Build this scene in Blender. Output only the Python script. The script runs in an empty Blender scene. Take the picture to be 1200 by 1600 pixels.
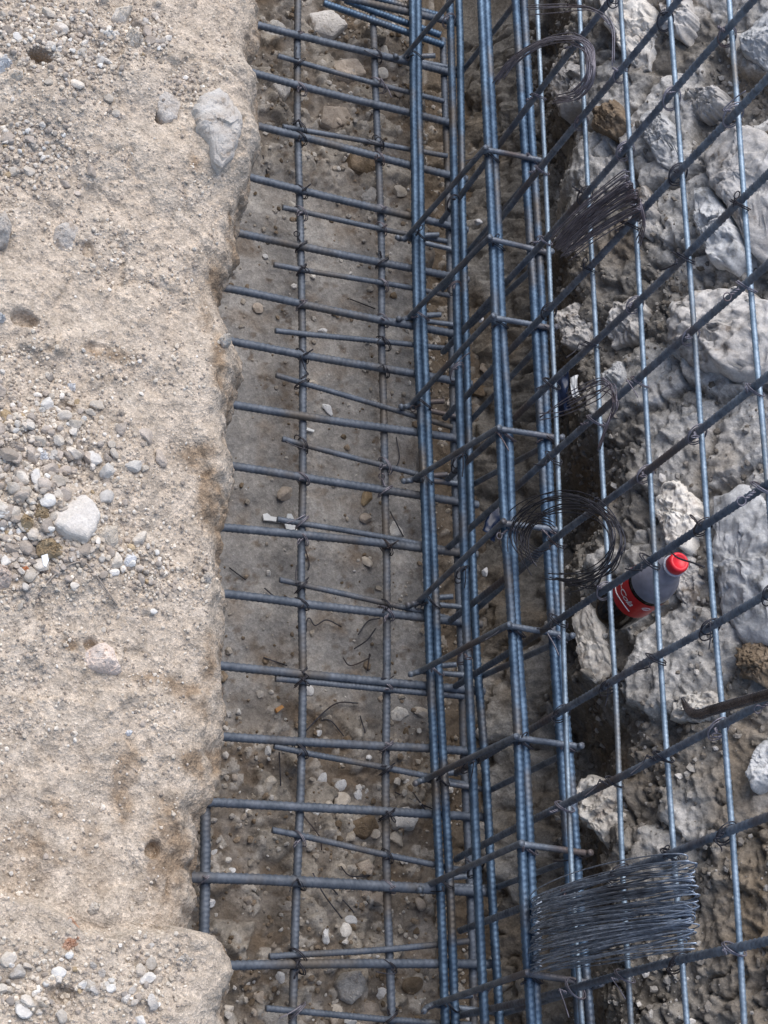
import bpy, math, random
import numpy as np
from mathutils import Matrix, Vector

rnd = random.Random(7)
rng = np.random.default_rng(11)
S = bpy.context.scene
COL = S.collection
PI = math.pi

# ------------------------------------------------------------------ camera, sky, sun, exposure
F_PX = 2800.0                                   # focal length in pixels of the 1200 x 1600 photograph
R = np.array([[0.9303706, -0.0124799, 0.3664080],
              [0.1272324, -0.9263155, -0.3546147],
              [0.3438349, 0.3765420, -0.8602288]])      # world -> camera (right, down, forward)
_u, _s, _v = np.linalg.svd(R); R = _u @ _v
CAM = np.array([0.0, 0.0, 2.5])
cd = bpy.data.cameras.new('camera'); cam = bpy.data.objects.new('camera', cd); COL.objects.link(cam)
M = Matrix.Identity(4)
for i in range(3):
    M[i][0] = R[0][i]; M[i][1] = -R[1][i]; M[i][2] = -R[2][i]; M[i][3] = CAM[i]
cam.matrix_world = M
cd.sensor_fit = 'AUTO'; cd.sensor_width = 36.0; cd.lens = F_PX / 1600 * 36.0
cd.clip_start = 0.05; cd.clip_end = 200
S.camera = cam

SUN_EL, SUN_AZ = math.radians(62), math.radians(88)   # azimuth: direction towards the sun, counter-clockwise from +X
w = bpy.data.worlds.new('World'); S.world = w; w.use_nodes = True
nt = w.node_tree
sky = nt.nodes.new('ShaderNodeTexSky'); sky.sky_type = 'NISHITA'; sky.sun_disc = False
sky.sun_elevation = SUN_EL; sky.sun_rotation = math.radians(90) - SUN_AZ
sky.air_density = 1.0; sky.dust_density = 2.0; sky.ozone_density = 1.6
nt.links.new(sky.outputs[0], nt.nodes['Background'].inputs[0])
nt.nodes['Background'].inputs[1].default_value = 0.15
sl = bpy.data.lights.new('sun', 'SUN'); sl.energy = 1.9; sl.angle = math.radians(60); sl.color = (1.0, 0.955, 0.90)
so = bpy.data.objects.new('sun', sl); COL.objects.link(so)
sd = Vector((math.cos(SUN_EL) * math.cos(SUN_AZ), math.cos(SUN_EL) * math.sin(SUN_AZ), math.sin(SUN_EL)))
so.rotation_euler = sd.to_track_quat('Z', 'Y').to_euler(); so.location = (-2, -1, 5)
S.view_settings.view_transform = 'Standard'; S.view_settings.look = 'None'
S.view_settings.gamma = 1; S.view_settings.use_curve_mapping = False
S.view_settings.exposure = 0.48

# ------------------------------------------------------------------ picture measurement -> world
def ray(px, py):
    return R.T @ np.array([(px - 600) / F_PX, (py - 800) / F_PX, 1.0])
def on_z(px, py, z):
    d = ray(px, py); return CAM + d * ((z - CAM[2]) / d[2])
def on_x(px, py, x):
    d = ray(px, py); return CAM + d * ((x - CAM[0]) / d[0])
WX0, WSL = 1.19, 0.60                            # excavated face: x = WX0 + WSL * z
def on_wall(px, py, off=0.0):
    d = ray(px, py)
    t = (WX0 - off + WSL * CAM[2] - CAM[0]) / (d[0] - WSL * d[2])
    return CAM + d * t

# ------------------------------------------------------------------ noise
_perm = np.random.default_rng(3).permutation(256); _perm = np.concatenate([_perm] * 3)
_val = np.random.default_rng(4).random(256) * 2 - 1
def vnoise(x, y, z):
    xi = np.floor(x).astype(np.int64); yi = np.floor(y).astype(np.int64); zi = np.floor(z).astype(np.int64)
    fx = x - xi; fy = y - yi; fz = z - zi
    fx = fx * fx * fx * (fx * (fx * 6 - 15) + 10); fy = fy * fy * fy * (fy * (fy * 6 - 15) + 10); fz = fz * fz * fz * (fz * (fz * 6 - 15) + 10)
    xi &= 255; yi &= 255; zi &= 255
    def h(a, b, c): return _val[_perm[_perm[_perm[(xi + a) & 255] + ((yi + b) & 255)] + ((zi + c) & 255)]]
    a = h(0,0,0) * (1 - fx) + h(1,0,0) * fx; b = h(0,1,0) * (1 - fx) + h(1,1,0) * fx
    c = h(0,0,1) * (1 - fx) + h(1,0,1) * fx; d = h(0,1,1) * (1 - fx) + h(1,1,1) * fx
    return (a * (1 - fy) + b * fy) * (1 - fz) + (c * (1 - fy) + d * fy) * fz
def fbm(x, y, z, sc, octv=4, gain=0.5):
    x = np.asarray(x, float); y = np.asarray(y, float); z = np.asarray(z, float) + 0 * x
    t = 0; a = 1.0; f = 1.0 / sc; n = 0
    for k in range(octv):
        t = t + a * vnoise(x * f + 17.3 * k, y * f - 9.1 * k, z * f + 5.7 * k); n += a
        a *= gain; f *= 2.03
    return t / n
def worley(x, y, sc, seed=0, jit=0.9):
    """F1, F2 and a per-cell random value on a jittered grid."""
    x = np.asarray(x, float) / sc + 31.7 * seed; y = np.asarray(y, float) / sc - 12.9 * seed
    xi = np.floor(x).astype(np.int64); yi = np.floor(y).astype(np.int64)
    f1 = np.full(x.shape, 9.0); f2 = np.full(x.shape, 9.0); cid = np.zeros(x.shape)
    for a in (-1, 0, 1):
        for b in (-1, 0, 1):
            cx = xi + a; cy = yi + b
            h1 = _perm[_perm[cx & 255] + (cy & 255)]; h2 = _perm[h1 + 77]; h3 = _perm[h2 + 31]
            dx = cx + 0.5 + jit * (h1 / 255.0 - 0.5) - x; dy = cy + 0.5 + jit * (h2 / 255.0 - 0.5) - y
            d = np.sqrt(dx * dx + dy * dy)
            near = d < f1
            f2 = np.where(near, f1, np.minimum(f2, d)); cid = np.where(near, h3 / 255.0, cid); f1 = np.where(near, d, f1)
    return f1, f2, cid
def facet(x, y, sc, seed=0, tilt=0.9, jit=0.95):
    """Broken-rock relief: every cell is a tilted plane; height in units of sc, cell id, distance to the joint."""
    x = np.asarray(x, float) / sc + 31.7 * seed; y = np.asarray(y, float) / sc - 12.9 * seed
    xi = np.floor(x).astype(np.int64); yi = np.floor(y).astype(np.int64)
    f1 = np.full(x.shape, 9.0); f2 = np.full(x.shape, 9.0); cid = np.zeros(x.shape); hh = np.zeros(x.shape)
    for a in (-1, 0, 1):
        for b in (-1, 0, 1):
            cx = xi + a; cy = yi + b
            h1 = _perm[_perm[cx & 255] + (cy & 255)]; h2 = _perm[h1 + 77]; h3 = _perm[h2 + 31]; h4 = _perm[h3 + 59]; h5 = _perm[h4 + 13]
            dx = cx + 0.5 + jit * (h1 / 255.0 - 0.5) - x; dy = cy + 0.5 + jit * (h2 / 255.0 - 0.5) - y
            d = np.abs(dx) * .45 + np.abs(dy) * .45 + np.sqrt(dx * dx + dy * dy) * .6
            near = d < f1
            f2 = np.where(near, f1, np.minimum(f2, d)); cid = np.where(near, h3 / 255.0, cid)
            hh = np.where(near, tilt * ((h4 / 255.0 - .5) * dx + (h5 / 255.0 - .5) * dy) * 2, hh); f1 = np.where(near, d, f1)
    return hh, cid, f2 - f1
def sstep(a, b, x):
    t = np.clip((x - a) / (b - a), 0, 1); return t * t * (3 - 2 * t)

# ------------------------------------------------------------------ mesh and tagging helpers
def mesh_np(name, verts, faces, tint=None, smooth=True):
    me = bpy.data.meshes.new(name)
    verts = np.asarray(verts, np.float32); faces = np.asarray(faces, np.int32)
    n = faces.shape[1]
    me.vertices.add(len(verts)); me.vertices.foreach_set('co', verts.ravel())
    me.loops.add(faces.size); me.loops.foreach_set('vertex_index', faces.ravel())
    me.polygons.add(len(faces)); me.polygons.foreach_set('loop_start', np.arange(0, faces.size, n, dtype=np.int32))
    me.update(calc_edges=True)
    me.polygons.foreach_set('use_smooth', np.full(len(faces), smooth, dtype=bool))
    if tint is not None:
        a = me.attributes.new('tint', 'FLOAT_COLOR', 'POINT')
        c = np.ones((len(verts), 4), np.float32); c[:, :3] = tint
        a.data.foreach_set('color', c.ravel())
    return me
def grid_faces(nu, nv):
    i = np.arange(nu - 1)[:, None] * nv + np.arange(nv - 1)[None, :]
    i = i.ravel()
    return np.stack([i, i + nv, i + nv + 1, i + 1], 1)
def obj(name, me, mat=None, parent=None):
    if mat is not None and not me.materials: me.materials.append(mat)
    o = bpy.data.objects.new(name, me); COL.objects.link(o)
    if parent is not None: o.parent = parent
    return o
def tag(o, label=None, cat=None, group=None, kind=None):
    if label: o['label'] = label
    if cat: o['category'] = cat
    if group: o['group'] = group
    if kind: o['kind'] = kind
    return o
def thing(name, label, cat, loc=(0, 0, 0), group=None):
    o = bpy.data.objects.new(name, None); COL.objects.link(o); o.location = loc
    o.empty_display_size = 0.05
    return tag(o, label, cat, group)

# ------------------------------------------------------------------ materials
def new_mat(name):
    m = bpy.data.materials.new(name); m.use_nodes = True
    n = m.node_tree.nodes; b = n['Principled BSDF']
    return m, n, m.node_tree.links, b
def soil_mat(name, grain=900.0, bump=0.5, var=0.30, rough=0.95, fine=3000.0):
    m, n, l, b = new_mat(name)
    at = n.new('ShaderNodeAttribute'); at.attribute_name = 'tint'
    tc = n.new('ShaderNodeTexCoord')
    n1 = n.new('ShaderNodeTexNoise'); n1.inputs['Scale'].default_value = grain; n1.inputs['Detail'].default_value = 5; n1.inputs['Roughness'].default_value = 0.65
    n2 = n.new('ShaderNodeTexNoise'); n2.inputs['Scale'].default_value = grain / 14; n2.inputs['Detail'].default_value = 6; n2.inputs['Roughness'].default_value = 0.6
    vo = n.new('ShaderNodeTexVoronoi'); vo.inputs['Scale'].default_value = grain / 2.2
    for t in (n1, n2, vo): l.new(tc.outputs['Object'], t.inputs['Vector'])
    mr = n.new('ShaderNodeMapRange'); mr.inputs[1].default_value = 0.25; mr.inputs[2].default_value = 0.75
    mr.inputs[3].default_value = 1 - var; mr.inputs[4].default_value = 1 + var
    l.new(n1.outputs[0], mr.inputs[0])
    mr2 = n.new('ShaderNodeMapRange'); mr2.inputs[1].default_value = 0.3; mr2.inputs[2].default_value = 0.7
    mr2.inputs[3].default_value = 1 - var * 0.6; mr2.inputs[4].default_value = 1 + var * 0.6
    l.new(n2.outputs[0], mr2.inputs[0])
    mr3 = n.new('ShaderNodeMapRange'); mr3.inputs[3].default_value = 1 - var * 0.5; mr3.inputs[4].default_value = 1 + var * 0.5
    sx = n.new('ShaderNodeSeparateColor'); l.new(vo.outputs['Color'], sx.inputs[0]); l.new(sx.outputs[0], mr3.inputs[0])
    mu = n.new('ShaderNodeMath'); mu.operation = 'MULTIPLY'; l.new(mr.outputs[0], mu.inputs[0]); l.new(mr2.outputs[0], mu.inputs[1])
    mu2 = n.new('ShaderNodeMath'); mu2.operation = 'MULTIPLY'; l.new(mu.outputs[0], mu2.inputs[0]); l.new(mr3.outputs[0], mu2.inputs[1])
    vm = n.new('ShaderNodeVectorMath'); vm.operation = 'SCALE'
    l.new(at.outputs['Color'], vm.inputs[0]); l.new(mu2.outputs[0], vm.inputs['Scale'])
    l.new(vm.outputs[0], b.inputs['Base Color'])
    b.inputs['Roughness'].default_value = rough; b.inputs['Specular IOR Level'].default_value = 0.15
    bp = n.new('ShaderNodeBump'); bp.inputs['Strength'].default_value = bump; bp.inputs['Distance'].default_value = 0.0015
    ad = n.new('ShaderNodeMath'); ad.operation = 'ADD'; l.new(n1.outputs[0], ad.inputs[0]); l.new(vo.outputs['Distance'], ad.inputs[1])
    l.new(ad.outputs[0], bp.inputs['Height']); l.new(bp.outputs[0], b.inputs['Normal'])
    return m
def stone_mat(name, c1, c2, vein=None, scale=60.0, bump=0.5, objvar=0.25):
    m, n, l, b = new_mat(name)
    tc = n.new('ShaderNodeTexCoord'); oi = n.new('ShaderNodeObjectInfo')
    geo = n.new('ShaderNodeNewGeometry')
    va = n.new('ShaderNodeVectorMath'); va.operation = 'ADD'
    l.new(geo.outputs['Position'], va.inputs[0]); l.new(oi.outputs['Random'], va.inputs[1])
    n1 = n.new('ShaderNodeTexNoise'); n1.inputs['Scale'].default_value = scale; n1.inputs['Detail'].default_value = 8; n1.inputs['Roughness'].default_value = 0.65
    n2 = n.new('ShaderNodeTexNoise'); n2.inputs['Scale'].default_value = scale * 9; n2.inputs['Detail'].default_value = 6; n2.inputs['Roughness'].default_value = 0.7
    l.new(va.outputs[0], n1.inputs['Vector']); l.new(va.outputs[0], n2.inputs['Vector'])
    cr = n.new('ShaderNodeValToRGB'); cr.color_ramp.elements[0].position = 0.42; cr.color_ramp.elements[1].position = 0.64
    cr.color_ramp.elements[0].color = (*c1, 1); cr.color_ramp.elements[1].color = (*c2, 1)
    if vein:
        e = cr.color_ramp.elements.new(0.35); e.color = (*vein, 1)
    l.new(n1.outputs[0], cr.inputs[0])
    mr = n.new('ShaderNodeMapRange'); mr.inputs[1].default_value = 0.3; mr.inputs[2].default_value = 0.7; mr.inputs[3].default_value = 0.78; mr.inputs[4].default_value = 1.16
    l.new(n2.outputs[0], mr.inputs[0])
    ov = n.new('ShaderNodeMapRange'); ov.inputs[3].default_value = 1 - objvar; ov.inputs[4].default_value = 1 + objvar * 0.6
    l.new(oi.outputs['Random'], ov.inputs[0])
    mu = n.new('ShaderNodeMath'); mu.operation = 'MULTIPLY'; l.new(mr.outputs[0], mu.inputs[0]); l.new(ov.outputs[0], mu.inputs[1])
    vm = n.new('ShaderNodeVectorMath'); vm.operation = 'SCALE'; l.new(cr.outputs[0], vm.inputs[0]); l.new(mu.outputs[0], vm.inputs['Scale'])
    l.new(vm.outputs[0], b.inputs['Base Color'])
    b.inputs['Roughness'].default_value = 0.9; b.inputs['Specular IOR Level'].default_value = 0.2
    bp = n.new('ShaderNodeBump'); bp.inputs['Strength'].default_value = bump; bp.inputs['Distance'].default_value = 0.002
    l.new(n2.outputs[0], bp.inputs['Height']); l.new(bp.outputs[0], b.inputs['Normal'])
    return m
def steel_mat(name, base, light, rust, rust_amt, metallic=0.55, rough=0.42):
    m, n, l, b = new_mat(name)
    tc = n.new('ShaderNodeTexCoord'); oi = n.new('ShaderNodeObjectInfo')
    geo = n.new('ShaderNodeNewGeometry')
    va = n.new('ShaderNodeVectorMath'); va.operation = 'ADD'; l.new(geo.outputs['Position'], va.inputs[0]); l.new(oi.outputs['Random'], va.inputs[1])
    n1 = n.new('ShaderNodeTexNoise'); n1.inputs['Scale'].default_value = 55; n1.inputs['Detail'].default_value = 7; n1.inputs['Roughness'].default_value = 0.7
    n2 = n.new('ShaderNodeTexNoise'); n2.inputs['Scale'].default_value = 420; n2.inputs['Detail'].default_value = 4
    n3 = n.new('ShaderNodeTexNoise'); n3.inputs['Scale'].default_value = 9; n3.inputs['Detail'].default_value = 6
    for t in (n1, n2, n3): l.new(va.outputs[0], t.inputs['Vector'])
    cr = n.new('ShaderNodeValToRGB'); cr.color_ramp.elements[0].position = 0.38; cr.color_ramp.elements[1].position = 0.66
    cr.color_ramp.elements[0].color = (*base, 1); cr.color_ramp.elements[1].color = (*light, 1)
    l.new(n1.outputs[0], cr.inputs[0])
    mr = n.new('ShaderNodeMapRange'); mr.inputs[1].default_value = 0.62 - 0.3 * rust_amt; mr.inputs[2].default_value = 0.80 - 0.3 * rust_amt
    l.new(n3.outputs[0], mr.inputs[0])
    mx = n.new('ShaderNodeMix'); mx.data_type = 'RGBA'
    l.new(mr.outputs[0], mx.inputs[0]); l.new(cr.outputs[0], mx.inputs[6]); mx.inputs[7].default_value = (*rust, 1)
    l.new(mx.outputs[2], b.inputs['Base Color'])
    b.inputs['Metallic'].default_value = metallic
    rr = n.new('ShaderNodeMapRange'); rr.inputs[3].default_value = rough - 0.08; rr.inputs[4].default_value = rough + 0.2; l.new(n2.outputs[0], rr.inputs[0])
    l.new(rr.outputs[0], b.inputs['Roughness'])
    bp = n.new('ShaderNodeBump'); bp.inputs['Strength'].default_value = 0.25; bp.inputs['Distance'].default_value = 0.0006
    l.new(n2.outputs[0], bp.inputs['Height']); l.new(bp.outputs[0], b.inputs['Normal'])
    return m
def plain_mat(name, col, rough=0.5, metallic=0.0, trans=0.0, ior=1.45, spec=0.5, coat=0.0, var=0.12, scale=200):
    m, n, l, b = new_mat(name)
    geo = n.new('ShaderNodeNewGeometry')
    n1 = n.new('ShaderNodeTexNoise'); n1.inputs['Scale'].default_value = scale; n1.inputs['Detail'].default_value = 5
    l.new(geo.outputs['Position'], n1.inputs['Vector'])
    mr = n.new('ShaderNodeMapRange'); mr.inputs[1].default_value = 0.3; mr.inputs[2].default_value = 0.7; mr.inputs[3].default_value = 1 - var; mr.inputs[4].default_value = 1 + var
    l.new(n1.outputs[0], mr.inputs[0])
    vm = n.new('ShaderNodeVectorMath'); vm.operation = 'SCALE'; vm.inputs[0].default_value = col; l.new(mr.outputs[0], vm.inputs['Scale'])
    l.new(vm.outputs[0], b.inputs['Base Color'])
    b.inputs['Roughness'].default_value = rough; b.inputs['Metallic'].default_value = metallic
    b.inputs['Transmission Weight'].default_value = trans; b.inputs['IOR'].default_value = ior
    b.inputs['Specular IOR Level'].default_value = spec; b.inputs['Coat Weight'].default_value = coat
    return m

MAT = dict(
    bank=soil_mat('dry_bank_soil', 800, 0.9, 0.42),
    floor=soil_mat('trench_floor_soil', 420, 0.6, 0.30),
    wall=soil_mat('cut_earth', 300, 0.8, 0.34),
    gravel=soil_mat('gravel', 500, 0.4, 0.22),
    limestone=stone_mat('pale_limestone', (0.64, 0.60, 0.54), (0.78, 0.75, 0.69), (.47,.42,.37), scale=35),
    limeblue=stone_mat('blue_grey_limestone', (0.50, 0.505, 0.50), (0.70, 0.705, 0.70), (0.27, 0.265, 0.25), scale=22, bump=0.9),
    limetan=stone_mat('tan_limestone', (0.48, 0.455, 0.425), (0.66, 0.64, 0.61), (0.25, 0.215, 0.18), scale=20, bump=0.9),
    pebble=stone_mat('pale_pebble', (0.50, 0.44, 0.36), (0.68, 0.62, 0.54), scale=70),
    greystone=stone_mat('grey_pebble', (0.37, 0.315, 0.26), (0.52, 0.45, 0.38), scale=70),
    ochre=stone_mat('ochre_stone', (0.30, 0.22, 0.13), (0.44, 0.35, 0.23), scale=60),
    pink=stone_mat('pinkish_stone', (0.66, 0.54, 0.45), (0.78, 0.68, 0.59), scale=40),
    brick=stone_mat('brick_chip', (0.50, 0.17, 0.07), (0.62, 0.28, 0.14), scale=60),
    brownstone=stone_mat('brown_clod', (0.16, 0.12, 0.08), (0.28, 0.22, 0.16), scale=40, bump=0.8),
    white=stone_mat('white_chip', (0.62, 0.62, 0.62), (0.78, 0.78, 0.77), scale=60),
    warmwhite=stone_mat('warm_white_stone', (0.60, 0.55, 0.485), (0.70, 0.655, 0.59), (.50, .45, .39), scale=45, objvar=.0),
    clay=stone_mat('dusty_clay', (0.50, 0.30, 0.20), (0.58, 0.40, 0.29), scale=60),
    crust=stone_mat('pale_crust', (0.56, 0.505, 0.44), (0.70, 0.66, 0.60), (0.42, 0.35, 0.28), scale=60, bump=1.0),
    bar=steel_mat('blue_grey_rebar', (0.052, 0.092, 0.150), (0.115, 0.185, 0.275), (0.13, 0.115, 0.10), 0.30),
    bardull=steel_mat('dusty_rebar', (0.085, 0.105, 0.135), (0.17, 0.195, 0.235), (0.13, 0.115, 0.10), 0.4, 0.35, 0.55),
    barlight=steel_mat('light_thin_bar', (0.17, 0.235, 0.30), (0.36, 0.45, 0.53), (0.19, 0.18, 0.165), 0.25, 0.45, 0.42),
    barrust=steel_mat('rust_tinged_rebar', (0.105, 0.125, 0.155), (0.25, 0.285, 0.33), (0.14, 0.115, 0.105), 0.40, 0.4, 0.45),
    wire=steel_mat('black_annealed_wire', (0.030, 0.030, 0.038), (0.075, 0.075, 0.09), (0.07, 0.045, 0.035), 0.2, 0.5, 0.42),
    wireblue=steel_mat('shiny_wire', (0.15, 0.185, 0.24), (0.58, 0.66, 0.76), (0.055, 0.055, 0.065), 0.30, 0.45, 0.33),
    wirepurple=steel_mat('rusty_purple_wire', (0.15, 0.14, 0.165), (0.36, 0.34, 0.38), (0.10, 0.06, 0.05), 0.3, 0.5, 0.42),
)

# ------------------------------------------------------------------ the bank (left)
ZB = 0.95
_edge_px = [(398,-120),(402,0),(403,30),(392,75),(396,100),(402,130),(393,165),(391,190),(395,230),(388,260),(395,290),(382,335),(370,400),(352,445),(352,470),
            (366,515),(372,555),(368,585),(360,620),(352,640),(354,690),(358,720),(355,760),(347,800),(350,830),(352,870),(360,905),(355,950),
            (355,1000),(362,1050),(365,1110),(352,1150),(340,1190),(329,1230),(320,1262),(306,1310),(297,1370),(291,1420),(286,1452),
            (318,1462),(340,1478),(352,1503),(347,1530),(336,1555),(325,1590),(320,1680)]
_e = np.array([on_z(a, b, ZB - 0.025)[:2] for a, b in _edge_px])
_o = np.argsort(_e[:, 1]); EY, EX = _e[_o, 1], _e[_o, 0]
def edge_x(y):
    return np.interp(y, EY, EX)
def bpx(px, py): return on_z(px, py, ZB)[:2]
_holes = [((60, 97), 26, 17, 0.030), ((240, 1328), 13, 14, 0.014), ((266, 1385), 5, 12, 0.007), ((140, 1010), 12, 9, 0.010), ((38, 500), 26, 14, 0.014),
          ((140, 385), 12, 18, 0.008), ((150, 545), 22, 10, 0.006), ((100, 640), 20, 14, 0.008), ((88, 1560), 24, 14, 0.010), ((250, 185), 9, 14, 0.012)]
_K = 0.00057                                      # metres per picture pixel on the bank
_holes = [(*bpx(*c), rx * _K, ry * _K * 1.06, d) for c, rx, ry, d in _holes]
_bumps = [((340, 200), 46, 75, 0.012), ((270, 260), 60, 60, 0.008), ((60, 770), 90, 110, 0.010), ((260, 300), 40, 30, 0.008), ((60, 150), 90, 60, 0.01),
          ((300, 640), 45, 60, 0.006), ((330, 930), 25, 70, 0.008), ((220, 780), 60, 40, 0.006), ((160, 1430), 34, 26, 0.012), ((250, 1110), 70, 60, 0.006)]
_bumps = [(*bpx(*c), rx * _K, ry * _K * 1.06, d) for c, rx, ry, d in _bumps]
_lx = np.array([bpx(a, b) for a, b in [(-60, 1395), (60, 1415), (130, 1462), (190, 1458), (290, 1452), (420, 1452)]])
def gravel_zone(x, y):
    """0..1: how much loose gravel lies here."""
    g = np.zeros(np.shape(x))
    for (cx, cy), rx, ry, a in [((60, 60), 190, 110, 1.0), ((30, 230), 130, 130, 0.8), ((50, 720), 130, 190, 1.0), ((60, 850), 140, 120, 1.0), ((230, 60), 60, 70, .8),
                               ((230, 900), 70, 60, 0.6), ((330, 900), 30, 60, .6), ((120, 1550), 160, 70, .6), ((290, 140), 60, 60, .6), ((160, 380), 110, 80, .35)]:
        bx, by = bpx(cx, cy)
        g = np.maximum(g, a * np.exp(-(((x - bx) / (rx * _K)) ** 2 + ((y - by) / (ry * _K * 1.06)) ** 2) * 1.3))
    return np.clip(g + 0.35 * fbm(x, y, 2.2, 0.05, 3), 0, 1)
def bank_h(x, y):
    x = np.asarray(x, float); y = np.asarray(y, float)
    h = 0.014 * fbm(x, y, 0.3, 0.16, 3) + 0.009 * fbm(x, y, 1.7, 0.045, 4) + 0.0022 * fbm(x, y, 4.1, 0.010, 3, 0.6)
    for cx, cy, rx, ry, d in _bumps: h = h + d * np.exp(-(((x - cx) / rx) ** 2 + ((y - cy) / ry) ** 2))
    for cx, cy, rx, ry, d in _holes:
        q = ((x - cx) / rx) ** 2 + ((y - cy) / ry) ** 2
        q = q * (1 + 0.5 * fbm(x, y, 9.0, 0.012, 2))
        h = h - d * (1 - sstep(0.35, 1.25, q))
    ly = np.interp(x, _lx[:, 0], _lx[:, 1])
    h = h + 0.020 * sstep(-0.004, 0.007, ly - y + 0.006 * fbm(x, y, 3.3, 0.02, 3)) * sstep(0.08, 0.22, x)
    # crusty lumps and grains
    f1, f2, cid = worley(x, y, 0.0065, 1); g = gravel_zone(x, y)
    lump = np.clip(1 - (f1 / 0.55) ** 2, 0, 1) ** 0.6
    h = h + 0.0022 * lump * (cid > 0.86 - 0.50 * g) * (0.4 + 0.6 * cid)
    f1, f2, cid = worley(x, y, 0.016, 2)
    h = h + 0.004 * np.clip(1 - (f1 / 0.42) ** 2, 0, 1) ** 0.6 * (cid > 0.93 - .12 * g)
    fh, fc, fe = facet(x + .01 * fbm(x, y, 3.3, .02, 3), y + .01 * fbm(x, y, 6.3, .02, 3), .055, 27)
    h = h + .0045 * (fc - .5) * sstep(0, .35, fe) + .004 * fh
    return h
def bank_tint(x, y, rim):
    c = np.zeros(np.shape(x) + (3,))
    base = np.array([0.51, 0.428, 0.338]); grey = np.array([0.52, 0.452, 0.37]); brown = np.array([0.370, 0.283, 0.200]); dark = np.array([0.29, 0.21, 0.14])
    g = gravel_zone(x, y)[..., None]
    c[...] = base; c = c * (1 - 0.6 * g) + grey * 0.6 * g
    st = np.zeros(np.shape(x))
    for (cx, cy), rx, ry, a in [((195, 1225), 30, 85, 1.0), ((150, 1320), 60, 80, .5), ((310, 710), 46, 34, .8), ((332, 770), 30, 75, .9), ((342, 560), 26, 70, .85), ((268, 1335), 52, 130, .95),
                               ((300, 1190), 36, 30, .8), ((322, 480), 26, 80, .75), ((60, 1300), 110, 90, .55), ((120, 1180), 90, 60, .5), ((335, 1010), 20, 90, .7), ((320, 1110), 34, 40, .6), ((240, 1060), 90, 14, .6), ((290, 1075), 40, 22, .7), ((40, 1090), 60, 60, .35), ((160, 555), 60, 18, .6),
                               ((310, 1190), 30, 40, .7), ((60, 97), 24, 16, 1.2), ((40, 505), 40, 20, .7), ((185, 985), 40, 25, .5), ((300, 260), 20, 40, .6), ((110, 1010), 18, 14, .8),
                               ((370, 330), 14, 60, .7), ((355, 60), 24, 90, .35), ((365, 420), 15, 40, .7), ((250, 1240), 60, 70, .45)]:
        bx, by = bpx(cx, cy)
        st = np.maximum(st, a * np.exp(-(((x - bx) / (rx * _K)) ** 2 + ((y - by) / (ry * _K * 1.06)) ** 2)))
    st = np.maximum(st, 0.66 * rim)
    st = sstep(.22, .85, st + .42 * fbm(x, y, 6.1, 0.022, 5, .65) + .22 * fbm(x, y, 8.2, 0.07, 3)) * (.75 + .5 * np.clip(fbm(x, y, 2.8, .012, 3, .6) + .5, 0, 1))
    st = np.clip(st, 0, 1)[..., None]
    c = c * (1 - st) + brown * st
    d2 = np.clip(st - 0.75, 0, 1) * 3
    c = c * (1 - d2) + dark * d2
    pale = np.clip(fbm(x, y, 5.5, 0.035, 5, .65) * 1.9 - 0.05, 0, 1)[..., None]
    c = c * (1 - 0.5 * pale) + np.array([0.58, 0.505, 0.415]) * 0.5 * pale
    return c
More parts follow.
